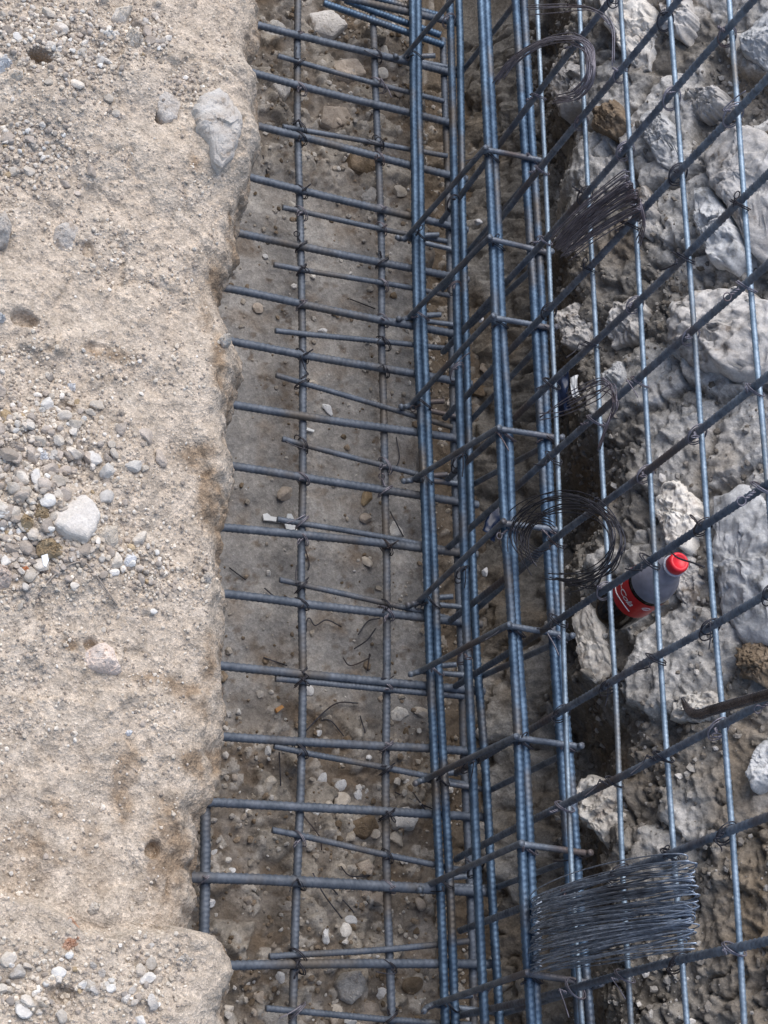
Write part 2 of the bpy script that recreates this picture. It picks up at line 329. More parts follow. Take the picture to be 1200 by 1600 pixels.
def bank_build():
    v = np.concatenate([np.linspace(-1.2, 0.02, 14)[:-1], np.arange(0.02, 1.38, 0.0017), np.linspace(1.38, 3.6, 20)])
    ut = np.concatenate([np.linspace(0, 1, 8)[:-1] * 0.0 - 1])
    ncoarse, nfine, nrim, nwall = 8, 200, 46, 26
    rowsP, rowsN, rim = [], [], []
    xe = edge_x(v) + 0.008 + 0.006 * fbm(v, v * 0, v * 0 + .4, 0.04, 4, .6)
    rx = np.clip(0.046 + 0.036 * fbm(v, v * 0, v * 0 + 2.4, 0.12, 4, .6), 0.016, 0.09); rz = 0.085
    xs0 = xe - rx
    for k in range(ncoarse):
        t = k / ncoarse; rowsP.append((-2.2 * (1 - t) + 0.11 * t + 0 * v, v, ZB + 0 * v)); rowsN.append((0, 1)); rim.append(0)
    for k in range(nfine):
        t = k / nfine; rowsP.append((0.11 * (1 - t) + xs0 * t, v, ZB + 0 * v)); rowsN.append((0, 1)); rim.append(0)
    for k in range(nrim):
        a = k / nrim * PI / 2
        rowsP.append((xs0 + rx * math.sin(a), v, ZB - rz * (1 - math.cos(a)) + 0 * v)); rowsN.append((math.sin(a), math.cos(a))); rim.append(min(1, math.sin(a) ** 2 * 1.3))
    for k in range(nwall + 1):
        t = k / nwall
        rowsP.append((xe - 0.03 * math.sin(t * PI / 2), v, ZB - rz - (ZB - rz + 0.05) * t + 0 * v)); rowsN.append((1, 0)); rim.append(1)
    X = np.stack([r[0] for r in rowsP]); Y = np.stack([r[1] for r in rowsP]); Z = np.stack([r[2] for r in rowsP])
    NX = np.array([n[0] for n in rowsN])[:, None]; NZ = np.array([n[1] for n in rowsN])[:, None]; RM = np.array(rim)[:, None] + 0 * X
    h = bank_h(X, Y)
    h3 = 0.012 * fbm(X * 1.0, Y, Z, 0.06, 4, .55) + 0.004 * fbm(X, Y, Z, 0.012, 3, .6)
    fh, fc, fe = facet(Y + .01 * fbm(X, Y, Z, .03, 3), Z + .6 * X, 0.034, 17); fh2, fc2, fe2 = facet(Y, Z + .7 * X, 0.012, 18)
    h3 = .75 * h3 + .007 * (fc - .5) * sstep(0, .3, fe) + .005 * fh + .003 * fh2 + .002 * (fc2 - .5)
    D = h * (1 - RM) + (0.35 * h + h3) * RM
    X = X + NX * D; Z = Z + NZ * D
    T = bank_tint(X, Y, np.clip(RM * 1.0 + 0.25 * fbm(X, Y, Z, .03, 3) * (RM > .03), 0, 1))
    me = mesh_np('soil_bank', np.stack([X, Y, Z], -1).reshape(-1, 3), grid_faces(*X.shape)[:, ::-1], T.reshape(-1, 3))
    o = obj('soil_bank', me, MAT['bank']); tag(o, 'dry sandy bank with loose gravel at the left of the trench', kind='structure')
bank_build()
def bank_surface(x, y):
    xe = edge_x(y) - .004; rx = 0.036
    t = np.clip((x - (xe - rx)) / rx, 0, .999); a = np.arcsin(t)
    return ZB - 0.075 * (1 - np.cos(a)) + bank_h(x, y) * (1 - .6 * t)
def bank_top(x, y):
    return ZB + float(bank_h(np.array([x]), np.array([y]))[0])

# ------------------------------------------------------------------ trench floor
def floor_rough(y):
    """1 where rubble and loose earth lie, 0 on the smooth blinding in the middle."""
    return 1 - sstep(0.70, 0.80, y) * (1 - sstep(1.55, 1.80, y))
def floor_h(x, y):
    x = np.asarray(x, float); y = np.asarray(y, float)
    r = np.clip(floor_rough(y + 0.06 * fbm(x, y, .2, .12, 3)) + sstep(1.02, 1.16, x + 0.03 * fbm(x, y, .8, .08, 3)) * 0.9, 0, 1)
    h = 0.006 * fbm(x, y, 0.9, 0.25, 3) + 0.0034 * fbm(x, y, 2.9, 0.02, 5, .66)
    f1, f2, cid = worley(x, y, 0.045, 5)
    fh, cid, fe = facet(x + .006 * fbm(x, y, 2.1, .02, 3), y + .006 * fbm(x, y, 5.1, .02, 3), 0.045, 5); st = sstep(0, .25, fe) * (1 + .8 * fh)
    h = h + r * (0.018 * fbm(x, y, 1.2, 0.10, 4) + 0.020 * st * (cid > .55) * (cid - .3))
    f1, f2, cid = worley(x, y, 0.016, 6)
    fh, cid, fe = facet(x + .003 * fbm(x, y, 2.1, .01, 2), y + .003 * fbm(x, y, 5.1, .01, 2), 0.016, 6)
    h = h + (0.16 + 0.84 * r) * 0.006 * sstep(.02, .3, fe) * (1 + .9 * fh) * (cid > .50 + .25 * (1 - r))
    h = h - 0.004 * sstep(0.25, 0.6, fbm(x, y, 7.7, 0.03, 3)) * (1 - r)
    h = h - 0.26 * sstep(1.075, 1.16, x + .03 * fbm(x, y, 4.8, .09, 3)) + 0.05 * sstep(.56, .44, x)
    return h
def floor_tint(x, y):
    r = np.clip(floor_rough(y + 0.06 * fbm(x, y, .2, .12, 3)) + 0.8 * sstep(1.04, 1.16, x), 0, 1)[..., None]
    blind = np.array([0.255, 0.245, 0.232]); earth = np.array([0.175, 0.150, 0.124]); pale = np.array([0.40, 0.375, 0.345])
    c = blind * (1 - r) + earth * r
    p = np.clip(fbm(x, y, 3.1, 0.07, 5, .6) * 1.8, 0, 1)[..., None]
    c = c * (1 - 0.6 * p) + pale * 0.6 * p
    b = np.clip(fbm(x, y, 6.4, 0.05, 4, .6) * 2.0 - .25, 0, 1)[..., None]
    c = c * (1 - 0.65 * b) + np.array([0.16, 0.115, 0.075]) * 0.65 * b
    fh, cid, fe = facet(x + .006 * fbm(x, y, 2.1, .02, 3), y + .006 * fbm(x, y, 5.1, .02, 3), 0.045, 5)
    k = ((cid > .72) * sstep(.05, .2, fe) * .7)[..., None] * r
    c = c * (1 - k) + np.array([0.36, 0.325, 0.275]) * k
    fh, cid, fe = facet(x + .003 * fbm(x, y, 2.1, .01, 2), y + .003 * fbm(x, y, 5.1, .01, 2), 0.016, 6)
    k = ((cid > .80) * sstep(.05, .25, fe) * .7)[..., None] * (.35 + .65 * r)
    _h, gid, ge = facet(x + .006 * fbm(x, y, 1.1, .008, 3), y + .006 * fbm(x, y, 4.1, .008, 3), 0.013, 26)
    kd = ((gid > .86) * sstep(.15, .5, ge) * .75)[..., None]
    c = c * (1 - kd) + np.array([0.135, 0.105, 0.08]) * kd
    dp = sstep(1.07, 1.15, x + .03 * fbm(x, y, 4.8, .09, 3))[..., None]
    c = c * (1 - .75 * dp) + np.array([.115, .088, .062]) * .75 * dp  # dark brown earth, with the shade of the recess behind the cage painted in
    pt = np.clip(fbm(x, y, 12.4, 0.11, 3) * 2.4 - .3, 0, 1)[..., None] * (1 - r)
    c = c * (1 - .5 * pt) + np.array([.44, .42, .39]) * .5 * pt
    c = c * (1 - k) + np.array([0.42, 0.39, 0.35]) * k
    return c
def floor_build():
    x = np.concatenate([np.linspace(.40, .47, 8)[:-1], np.arange(0.47, 1.25, 0.0034), np.linspace(1.25, 1.48, 40)])
    y = np.concatenate([np.linspace(-1.0, 0.12, 30)[:-1], np.arange(0.12, 2.15, 0.0034), np.linspace(2.15, 3.6, 40)])
    X, Y = np.meshgrid(x, y, indexing='ij')
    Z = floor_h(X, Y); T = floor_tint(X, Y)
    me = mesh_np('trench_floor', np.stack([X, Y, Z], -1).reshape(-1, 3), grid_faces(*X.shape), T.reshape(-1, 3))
    tag(obj('trench_floor', me, MAT['floor']), 'grey trench floor of levelled earth and thin blinding', kind='structure')
floor_build()

# ------------------------------------------------------------------ excavated face (right)
_wn = np.array([-1.0, 0, WSL]) / math.hypot(1, WSL); _wt = np.array([WSL, 0, 1.0]) / math.hypot(1, WSL)
def wall_cells(s, y):
    a, b = s + 0.035 * fbm(s, y, 3.0, 0.09, 4, .6), y + 0.035 * fbm(s, y, 6.0, 0.09, 4, .6)
    return facet(a * .85 + b * .35, b - a * .25, 0.15, 8)
def wall_pale(s, y, cid):
    """where the broken slabs are pale limestone rather than earth"""
    return sstep(.46, .68, cid * .70 + .32 * sstep(.25, .75, s) * sstep(.55, 1.1, y) + .45 * fbm(s, y, 1.9, 0.22, 3))
def wall_h(s, y):
    s = np.asarray(s, float); y = np.asarray(y, float)
    h = 0.026 * fbm(s, y, 0.4, 0.30, 3)
    hh, cid, e = wall_cells(s, y); p = wall_pale(s, y, cid)
    joint = sstep(0.0, 0.16, e)
    h = h + (0.15 * .16 * hh + .036 * (cid - .45)) * (.35 + .65 * joint) - .006 * (1 - joint)
    w1 = s + .010 * fbm(s, y, 1.3, .025, 3); w2 = y + .010 * fbm(s, y, 4.3, .025, 3)
    hh, c2, e2 = facet(w1 + .4 * w2, w2 - .3 * w1, 0.042, 9)
    h = h + (0.042 * .30 * hh + .010 * (c2 - .5)) * sstep(0, .2, e2) * (1.15 - .5 * p)
    hh, c3, e3 = facet(w1 - .3 * w2, w2 + .5 * w1, 0.014, 15)
    m = sstep(-.25, .25, fbm(s, y, 7.3, 0.10, 3)) * (1 - .6 * p)
    h = h + (0.014 * .45 * hh + .006 * (c3 - .4) * sstep(0, .25, e3)) * (.35 + .9 * m)
    h = h + .0045 * fbm(s, y, 5.1, 0.014, 3, .7) + .004 * (.5 - np.abs(fbm(s, y, 2.2, 0.03, 4, .65))) * (1 + p)
    h = h - .20 * sstep(.26, .02, s + .10 * fbm(s * 0, y, 3.7, .14, 3))
    cr = np.abs(fbm(s, y, 11.7, 0.22, 4, .6))
    return h - 0.022 * np.clip(1 - cr / .022, 0, 1)
def wall_pt(s, y, h):
    return np.stack([WX0 + _wt[0] * s + _wn[0] * h, y + 0 * s, -0.02 + _wt[2] * s + _wn[2] * h], -1)
def wall_sy(P):
    """nearest (s, y) of a world point on the face."""
    d = np.array(P) - np.array([WX0, 0, -0.02]); return float(d @ _wt), float(P[1])
def wall_tint(s, y):
    earth = np.array([0.205, 0.192, 0.172]); grey = np.array([0.49, 0.478, 0.455]); och = np.array([0.28, 0.205, 0.125]); dk = np.array([0.14, 0.122, 0.100])
    hh, cid, e = wall_cells(s, y); p = wall_pale(s, y, cid)
    p = np.clip(p * sstep(.0, .12, e) * (.80 + .9 * fbm(s, y, 3.9, .05, 5, .65)), 0, 1)[..., None]
    b = np.clip(fbm(s, y, 4.9, 0.13, 5, .6) * 2.2 - .15, 0, 1)[..., None]
    c = earth * (1 - .75 * b) + dk * .75 * b
    q = np.clip(fbm(s, y, 14.9, 0.09, 5, .65) * 2.0 + .1, 0, 1)[..., None]
    c = c * (1 - .5 * q) + np.array([.29, .272, .245]) * .5 * q
    c = c * (1 - .9 * p) + grey * .9 * p
    o = np.clip(1.6 * sstep(0.62, 0.30, y) * (0.65 + fbm(s, y, 2.7, .10, 4)) * sstep(.30, .55, s + .1 * fbm(s, y, 1.7, .1, 3)) + np.clip(fbm(s, y, 9.9, .11, 4) * 2 - .45, 0, 1) * .7, 0, 1)[..., None]
    c = c * (1 - .7 * o) + och * .7 * o
    return c
def wall_build():
    s = np.concatenate([np.linspace(-.30, 0, 30)[:-1], np.arange(0, 1.16, 0.0033), np.linspace(1.16, 1.62, 20)])
    y = np.concatenate([np.linspace(-1.0, 0.08, 24)[:-1], np.arange(0.12, 2.25, 0.0036), np.linspace(2.25, 3.6, 24)])
    Sg, Y = np.meshgrid(s, y, indexing='ij')
    P = wall_pt(Sg, Y, wall_h(Sg, Y)); T = wall_tint(Sg, Y)
    # the ground beyond the top of the cut
    top = P[-1]; ext = np.linspace(0.1, 2.5, 10)[:, None]
    E = np.stack([np.stack([top[:, 0] + e, top[:, 1], top[:, 2] + 0.05 * min(1, e * 4)], -1) for e in ext[:, 0]], 0)
    P = np.concatenate([P, E], 0); T = np.concatenate([T, np.repeat(T[-1:], 10, 0)], 0)
    me = mesh_np('excavated_wall', P.reshape(-1, 3), grid_faces(*P.shape[:2])[:, ::-1], T.reshape(-1, 3))
    tag(obj('excavated_wall', me, MAT['wall']), 'rough excavated earth and rock face at the right of the trench', kind='structure')
wall_build()

# ------------------------------------------------------------------ rocks traced from their plan, with depth
def rock_mesh(name, pts, e1, e2, nrm, org, H, seed, jag=0.06, skirt=0.03, nth=96, nr=26, rough=0.12, flat=3.0, facets=5, smooth=True):
    q = np.array([[(p - org) @ e1, (p - org) @ e2] for p in pts]); c = q.mean(0); q = q - c
    ang = np.arctan2(q[:, 1], q[:, 0]); rad = np.hypot(q[:, 0], q[:, 1]); o = np.argsort(ang); ang, rad = ang[o], rad[o]
    th = np.linspace(-PI, PI, nth, endpoint=False)
    # radial outline through straight edges between the corners
    A = np.concatenate([ang - 2 * PI, ang, ang + 2 * PI]); B = np.concatenate([rad] * 3)
    r = np.zeros(nth)
    for i, t in enumerate(th):
        k = np.searchsorted(A, t) ; k = min(max(k, 1), len(A) - 1)
        p0 = np.array([math.cos(A[k-1]), math.sin(A[k-1])]) * B[k-1]; p1 = np.array([math.cos(A[k]), math.sin(A[k])]) * B[k]
        d = np.array([math.cos(t), math.sin(t)]); e = p1 - p0
        den = d[0] * e[1] - d[1] * e[0]
        r[i] = (p0[0] * e[1] - p0[1] * e[0]) / den if abs(den) > 1e-9 else B[k]
    sz = rad.mean()
    r = r * (1 + jag * fbm(np.cos(th) * 2 + seed, np.sin(th) * 2, th * 0 + seed, 0.5, 5, .78))
    rg = np.random.default_rng(seed)
    pl = [(rg.normal(0, 0.42), rg.normal(0, 0.42), rg.uniform(.70, 1.05)) for _ in range(facets)]
    V = []
    for j in range(nr + 2):
        t = min(j / nr, 1.0)
        x = c[0] + r * t * np.cos(th); y = c[1] + r * t * np.sin(th)
        u = r * t * np.cos(th) / sz; v = r * t * np.sin(th) / sz
        h = np.min([a * u + b * v + d for a, b, d in pl], 0)
        h = h * np.clip(1 - t ** flat, 0, 1) ** 0.5
        wx = x + .10 * sz * fbm(u, v, u * 0 + seed, .35, 4, .65); wy = y + .10 * sz * fbm(u, v, u * 0 + seed + 7, .35, 4, .65)
        fh, cid, fe = facet(wx, wy, sz * .62, seed); fh2, c2, fe2 = facet(wx + .3 * wy, wy - .4 * wx, sz * .20, seed + 3)
        k_ = H * rough / .12 * (1 if t < 1 else .6)
        h = H * h + k_ * (.28 * fh + .16 * (cid - .5) * sstep(0, .15, fe) + .16 * fh2 + .07 * (c2 - .5) * sstep(0, .2, fe2) + .10 * fbm(u + seed, v, u * 0, 0.13, 5, .72))
        if j == nr + 1: h = h * 0 - skirt
        P = org + np.outer(x, e1) + np.outer(y, e2) + np.outer(h, nrm)
        V.append(P)
    V = np.concatenate(V, 0)
    i = np.arange(nth); k = (i + 1) % nth
    Fq = np.concatenate([np.stack([a * nth + i, (a + 1) * nth + i, (a + 1) * nth + k, a * nth + k], 1) for a in range(nr + 1)], 0)
    return mesh_np(name, V, Fq, smooth=smooth)
ZV = np.array([0, 0, 1.0]); XV = np.array([1.0, 0, 0]); YV = np.array([0, 1.0, 0])
def bank_stone(name, px, H, mat, label, cat='stone', seed=1, z0=None, **kw):
    c = np.mean(np.array(px, float), 0); b = bpx(*c)
    z = bank_top(*b) if z0 is None else z0
    pts = [on_z(a, d, z + 0.2 * H) for a, d in px]; org = np.mean(pts, 0); org[2] = z - 0.002
    kw.setdefault('nth', 64); kw.setdefault('nr', 16); me = rock_mesh(name, pts, XV, YV, ZV, org, H, seed, smooth=False, **kw)
    o = obj(name, me, MAT[mat]); return tag(o, label, cat)
def wall_rock(px, H, mat, label, seed, sink=0.0, **kw):
    H = H * .66
    c = np.mean(np.array(px, float), 0); P = on_wall(*c); s, y = wall_sy(P)
    g = np.linspace(-.04, .04, 5); hh = float(np.mean([wall_h(np.array([s + a]), np.array([y + b]))[0] for a in g for b in g]))
    pts = [on_wall(a, d, (hh + H * .3) * math.hypot(1, WSL)) for a, d in px]
    org = np.mean(pts, 0) - _wn * (H * .3 + sink)
    me = rock_mesh('rock', pts, YV, _wt, _wn, org, H, seed, skirt=0.12, smooth=True, **{**kw, 'flat': 9.0, 'facets': 3, 'rough': min(.22, kw.get('rough', .12) * 1.25), 'jag': kw.get('jag', .06) * 2.2})
    o = obj('rock', me, MAT[mat]); return tag(o, label, 'rock')

# bank stones that stand out
bank_stone('stone', [(80,792),(100,775),(135,770),(150,785),(160,803),(150,830),(137,848),(100,838),(80,820)], .013, 'warmwhite', 'largest white angular stone on the bank among grey gravel', seed=3, jag=.03, rough=.025, flat=8, facets=2)
bank_stone('stone', [(127,1022),(145,1008),(165,1000),(178,1010),(183,1030),(193,1045),(185,1052),(160,1050),(135,1040)], .020, 'pink', 'flat pinkish cream stone alone on bare soil below the gravel', seed=5, jag=.04, rough=.06, flat=6)
bank_stone('stone', [(150,835),(165,820),(185,820),(187,845),(170,860),(155,850)], .011, 'pebble', 'pale angular stone at the lower right of the largest white stone', seed=6, jag=.03, rough=.06)
bank_stone('stone', [(192,880),(197,865),(208,860),(216,870),(212,882),(200,887)], .009, 'white', 'egg shaped white pebble resting over a small dark gap', seed=7, jag=.02, rough=.05)
bank_stone('stone', [(58,850),(65,840),(85,835),(105,845),(98,865),(75,870),(60,865)], .012, 'ochre', 'ochre brown stone just below the largest white stone', seed=8)
bank_stone('stone', [(32,810),(40,798),(55,800),(53,820),(45,830),(36,822)], .010, 'ochre', 'rounded ochre stone left of the largest white stone', seed=9)
bank_stone('stone', [(55,805),(58,785),(76,788),(80,810),(66,820)], .008, 'ochre', 'olive brown stone tucked under the left edge of the white stone', seed=10)
bank_stone('stone', [(28,893),(40,880),(50,892),(48,900),(38,896)], .007, 'brick', 'small orange brick chip in the gravel', seed=11, jag=.05)
bank_stone('stone', [(83,370),(88,352),(105,342),(125,350),(127,375),(118,395),(95,398),(85,385)], .016, 'crust', 'round grey lump stuck in the bare soil of the upper bank', seed=12, rough=.05)
bank_stone('stone', [(173,28),(185,5),(200,2),(207,15),(195,38),(180,35)], .016, 'pebble', 'blocky cream stone at the top edge of the photo', seed=13, flat=7, rough=.05)
bank_stone('stone', [(157,55),(165,45),(190,45),(192,65),(170,72),(158,66)], .012, 'limestone', 'knobbly white stone left one of the pair under the blocky stone', seed=14, rough=.14)
bank_stone('stone', [(195,55),(207,40),(225,50),(225,68),(210,75),(198,68)], .012, 'pebble', 'knobbly cream stone right one of the pair under the blocky stone', seed=15, rough=.14)
bank_stone('stone', [(203,40),(210,24),(222,32),(224,48),(212,50)], .010, 'greystone', 'rounded grey stone wedged between the cream stones', seed=16)
bank_stone('stone', [(117,82),(122,72),(136,74),(138,88),(128,93),(119,90)], .009, 'limestone', 'round white stone right of the dark hollow', seed=17)
bank_stone('stone', [(-12,85),(12,82),(23,97),(18,112),(-12,116)], .013, 'limeblue', 'bluish white stone at the left edge beside the dark hollow', seed=18)
bank_stone('stone', [(16,116),(24,107),(36,110),(37,121),(26,126)], .009, 'pebble', 'cream pebble at the lower lip of the dark hollow', seed=19)
bank_stone('stone', [(0,642),(6,636),(17,640),(21,668),(18,678),(1,677)], .010, 'ochre', 'long ochre block at the left edge of the gravel', seed=20, flat=8, rough=.06)
bank_stone('stone', [(-10,882),(10,878),(20,897),(16,914),(-10,920)], .011, 'pink', 'pink grey stone at the left edge beside the brick chip', seed=21)
bank_stone('stone', [(50,716),(60,700),(70,696),(79,708),(79,720),(64,719)], .010, 'white', 'white angular stone with a sharp ridge in the grey gravel', seed=22, flat=7)
bank_stone('stone', [(26,730),(33,724),(52,722),(54,730),(42,738),(30,740)], .009, 'pebble', 'oblong cream pebble below the sharp white stone', seed=23)
bank_stone('stone', [(60,755),(72,744),(88,750),(92,768),(82,785),(66,780)], .011, 'greystone', 'rounded conglomerate stone above the largest white stone', seed=24, rough=.16)
bank_stone('stone', [(42,655),(56,646),(70,660),(66,674),(48,674)], .009, 'greystone', 'flat grey brown stone in the middle of the gravel', seed=25)
bank_stone('stone', [(14,690),(28,682),(44,695),(40,706),(22,706)], .009, 'greystone', 'grey rough stone left of the sharp white stone', seed=26)
bank_stone('stone', [(104,598),(120,597),(124,610),(112,615),(105,608)], .008, 'white', 'bright white chip with a brown stripe at the top of the gravel', seed=27)
bank_stone('stone', [(305,165),(320,142),(345,135),(365,155),(380,182),(378,208),(368,236),(350,262),(336,250),(325,215),(308,195)], .014, 'crust', 'large pale chalky crust hanging over the bank edge', seed=28, rough=.09, jag=.16, flat=4)
bank_stone('stone', [(245,150),(258,122),(275,132),(285,160),(278,185),(260,188),(248,175)], .010, 'crust', 'smaller pale chalky crust set in the soil of the upper bank', seed=29, rough=.08, jag=.14, flat=4)
bank_stone('stone', [(90,1440),(112,1432),(126,1448),(118,1462),(98,1458)], .006, 'clay', 'upper of two dusty orange clay lumps near the bottom left', seed=30, jag=.1, rough=.2)
bank_stone('stone', [(90,1480),(105,1465),(124,1462),(126,1474),(108,1486)], .006, 'clay', 'lower of two dusty orange clay lumps near the bottom left', seed=31, jag=.1, rough=.2)
bank_stone('stone', [(33,1582),(44,1568),(60,1570),(56,1582),(40,1588)], .008, 'pebble', 'yellowish pebble at the bottom left corner', seed=32)
bank_stone('stone', [(137,1422),(146,1407),(158,1412),(155,1428),(142,1430)], .008, 'pebble', 'cream stone beside the crumbly mound near the bottom left', seed=33)
bank_stone('stone', [(195,1145),(201,1137),(209,1141),(206,1149),(199,1150)], .006, 'white', 'small white pebble alone on the pinkish soil', seed=34)
bank_stone('stone', [(345,525),(352,519),(362,524),(363,534),(352,537)], .010, 'pebble', 'cream pebble stuck on the rim of the bank edge', seed=35)
bank_stone('stone', [(316,900),(326,890),(335,897),(330,910),(319,909)], .008, 'pebble', 'pale pebble near the bank edge right of the gravel', seed=36)
bank_stone('stone', [(-8,1048-560),(6,482),(14,492),(6,502),(-8,504)], .012, 'limeblue', 'white stone at the left edge above the brown hollow', seed=37)
bank_stone('stone', [(275,1500),(290,1487),(305,1498),(298,1512),(280,1514)], .008, 'crust', 'pale lump on the block of soil at the bottom edge', seed=38, rough=.2)
bank_stone('stone', [(-8,330),(10,325),(20,350),(14,378),(-8,385)], .018, 'crust', 'tan crusted rock cut by the left edge of the photo', seed=39, rough=.06)

# rocks in the excavated face
wall_rock([(1090,240),(1115,210),(1150,192),(1185,200),(1215,215),(1215,420),(1170,390),(1140,330),(1110,290)], .060, 'limetan', 'huge pinkish cream rock in the face behind the upper right bars', 51, rough=.10, jag=.07, flat=5)
wall_rock([(1083,290),(1110,292),(1135,325),(1165,390),(1150,425),(1115,415),(1100,385),(1082,340)], .050, 'limeblue', 'blue white rock under the left side of the huge cream rock', 52, rough=.12, jag=.08, flat=5)
wall_rock([(1040,520),(1055,475),(1085,455),(1150,450),(1210,470),(1210,580),(1150,590),(1090,575),(1050,550)], .075, 'limetan', 'broad layered grey rock overhanging the dark earth', 53, rough=.12, jag=.06, flat=5)
wall_rock([(1000,180),(1015,160),(1045,190),(1060,240),(1048,265),(1025,250),(1008,215)], .040, 'limeblue', 'narrow jagged blue white rock between the upper bars', 54, rough=.25, jag=.14)
wall_rock([(948,5),(1000,-15),(1020,20),(1015,70),(1010,105),(990,112),(975,80),(955,50)], .050, 'limestone', 'tall pale rock at the top edge with a knobbly lower tip', 55, rough=.2, jag=.10)
wall_rock([(1062,155),(1080,140),(1125,140),(1140,160),(1120,175),(1092,182),(1070,170)], .035, 'limetan', 'tan rock ledge with a ragged lower edge', 56, rough=.25, jag=.12)
wall_rock([(1158,55),(1175,35),(1215,0),(1215,125),(1185,100),(1160,85)], .060, 'limeblue', 'bright blue white boulder at the top right corner', 57, rough=.08, jag=.05, flat=6, facets=4)
wall_rock([(1030,5),(1070,-8),(1082,30),(1065,58),(1040,50)], .045, 'limetan', 'knobbly tan rock at the top edge between two bars', 58, rough=.3, jag=.14)
wall_rock([(1022,760),(1060,752),(1085,790),(1082,860),(1042,845),(1022,800)], .030, 'limestone', 'flat pale rock patch above the bottle', 59, rough=.25, jag=.16)
wall_rock([(1112,775),(1150,757),(1215,790),(1215,1000),(1160,1010),(1125,960),(1110,880)], .050, 'limeblue', 'large pale blue rock right of the red bottle cap', 60, rough=.14, jag=.10)
wall_rock([(900,1240),(920,1212),(960,1220),(978,1262),(962,1345),(938,1312),(908,1275)], .035, 'limestone', 'pale rock above the thick wire bundle', 61, rough=.22, jag=.12)
wall_rock([(1185,1165),(1215,1135),(1215,1215),(1180,1240),(1172,1215)], .035, 'limeblue', 'grey white pointed stone at the lower right edge', 62, rough=.1, jag=.06, flat=6)
wall_rock([(892,965),(915,930),(942,985),(955,1045),(930,1072),(902,1030)], .022, 'limestone', 'smooth pale slab below left of the bottle', 63, rough=.16, jag=.12)
wall_rock([(945,505),(960,472),(1000,462),(1012,490),(988,530),(952,540)], .035, 'limetan', 'pale ragged rock left of the layered grey rock', 64, rough=.22, jag=.12)
wall_rock([(938,585),(968,562),(978,590),(966,612),(942,606)], .028, 'limeblue', 'small bluish rock behind the rusty wires', 65, rough=.15)
wall_rock([(1045,1122),(1062,1088),(1108,1080),(1122,1103),(1082,1126)], .025, 'limestone', 'pale cracked stone behind the tip of the bent bar', 66, rough=.22, jag=.10)
wall_rock([(855,130),(870,100),(905,85),(930,110),(912,165),(872,176)], .045, 'limetan', 'rounded tan rock behind the upper wire coil', 67, rough=.14)
wall_rock([(925,170),(965,160),(985,195),(960,215),(925,200)], .035, 'brownstone', 'brown rock below the upper wire coil', 68, rough=.14)
wall_rock([(870,490),(900,470),(925,500),(915,545),(880,540)], .035, 'limetan', 'rounded tan rock right of the bar cage at mid height', 69, rough=.16)
wall_rock([(1040,850),(1075,860),(1090,905),(1075,960),(1052,930),(1035,900)], .020, 'limetan', 'ragged tan rock right beside the bottle', 70, rough=.22, jag=.14, sink=.012)
wall_rock([(985,300),(1010,290),(1025,330),(1010,370),(985,350)], .03, 'limetan', 'crumbly rock right of the grey wire bundle', 71, rough=.25, jag=.12)
wall_rock([(1150,1010),(1185,1000),(1210,1030),(1190,1070),(1155,1055)], .03, 'brownstone', 'brown clod at the right edge above the bent bar', 72, rough=.25, jag=.12)

# ------------------------------------------------------------------ loose stones
def ico(sub):
    t = (1 + 5 ** .5) / 2
    v = [(-1,t,0),(1,t,0),(-1,-t,0),(1,-t,0),(0,-1,t),(0,1,t),(0,-1,-t),(0,1,-t),(t,0,-1),(t,0,1),(-t,0,-1),(-t,0,1)]
    f = [(0,11,5),(0,5,1),(0,1,7),(0,7,10),(0,10,11),(1,5,9),(5,11,4),(11,10,2),(10,7,6),(7,1,8),(3,9,4),(3,4,2),(3,2,6),(3,6,8),(3,8,9),(4,9,5),(2,4,11),(6,2,10),(8,6,7),(9,8,1)]
    v = [np.array(p) / np.linalg.norm(p) for p in v]
    for _ in range(sub):
        mid = {}; nf = []
        def m(a, b):
            k = (min(a, b), max(a, b))
            if k not in mid:
                p = v[a] + v[b]; v.append(p / np.linalg.norm(p)); mid[k] = len(v) - 1
            return mid[k]
        for a, b, c in f:
            ab, bc, ca = m(a, b), m(b, c), m(c, a); nf += [(a, ab, ca), (b, bc, ab), (c, ca, bc), (ab, bc, ca)]
        f = nf
    return np.array(v), np.array(f)
def faceted(sub, seed, n=9):
    v, f = ico(sub); g = np.random.default_rng(seed)
    nn = g.normal(size=(n, 3)); nn /= np.linalg.norm(nn, axis=1)[:, None]; dd = g.uniform(.62, 1.0, n)
    dots = v @ nn.T
    r = np.min(np.where(dots > 0.05, dd / np.maximum(dots, .05), 9), 1); r = np.minimum(r, 1.15)
    return v * r[:, None] * (1 + (0.05 if sub < 2 else .015) * g.normal(size=(len(v), 1))), f
SHAPES1 = [faceted(2, 100 + i, 11) for i in range(8)]
SHAPES0 = [faceted(0, 200 + i, 6) for i in range(10)]
STONE_ME = {}
def stone_me(i, mat):
    if (i, mat) not in STONE_ME:
        v, f = SHAPES1[i]; me = mesh_np('stone', v, f, smooth=False); me.materials.append(MAT[mat]); STONE_ME[(i, mat)] = me
    return STONE_ME[(i, mat)]
def put_stone(name, P, r, mat, flat=0.7, z_up=True):
    o = bpy.data.objects.new(name, stone_me(rnd.randrange(8), mat)); COL.objects.link(o)
    o.location = P; o.rotation_euler = (rnd.uniform(-.4, .4), rnd.uniform(-.4, .4), rnd.uniform(0, 6.28))
    a = rnd.uniform(.8, 1.25); o.scale = (r * a, r / a, r * flat); return o
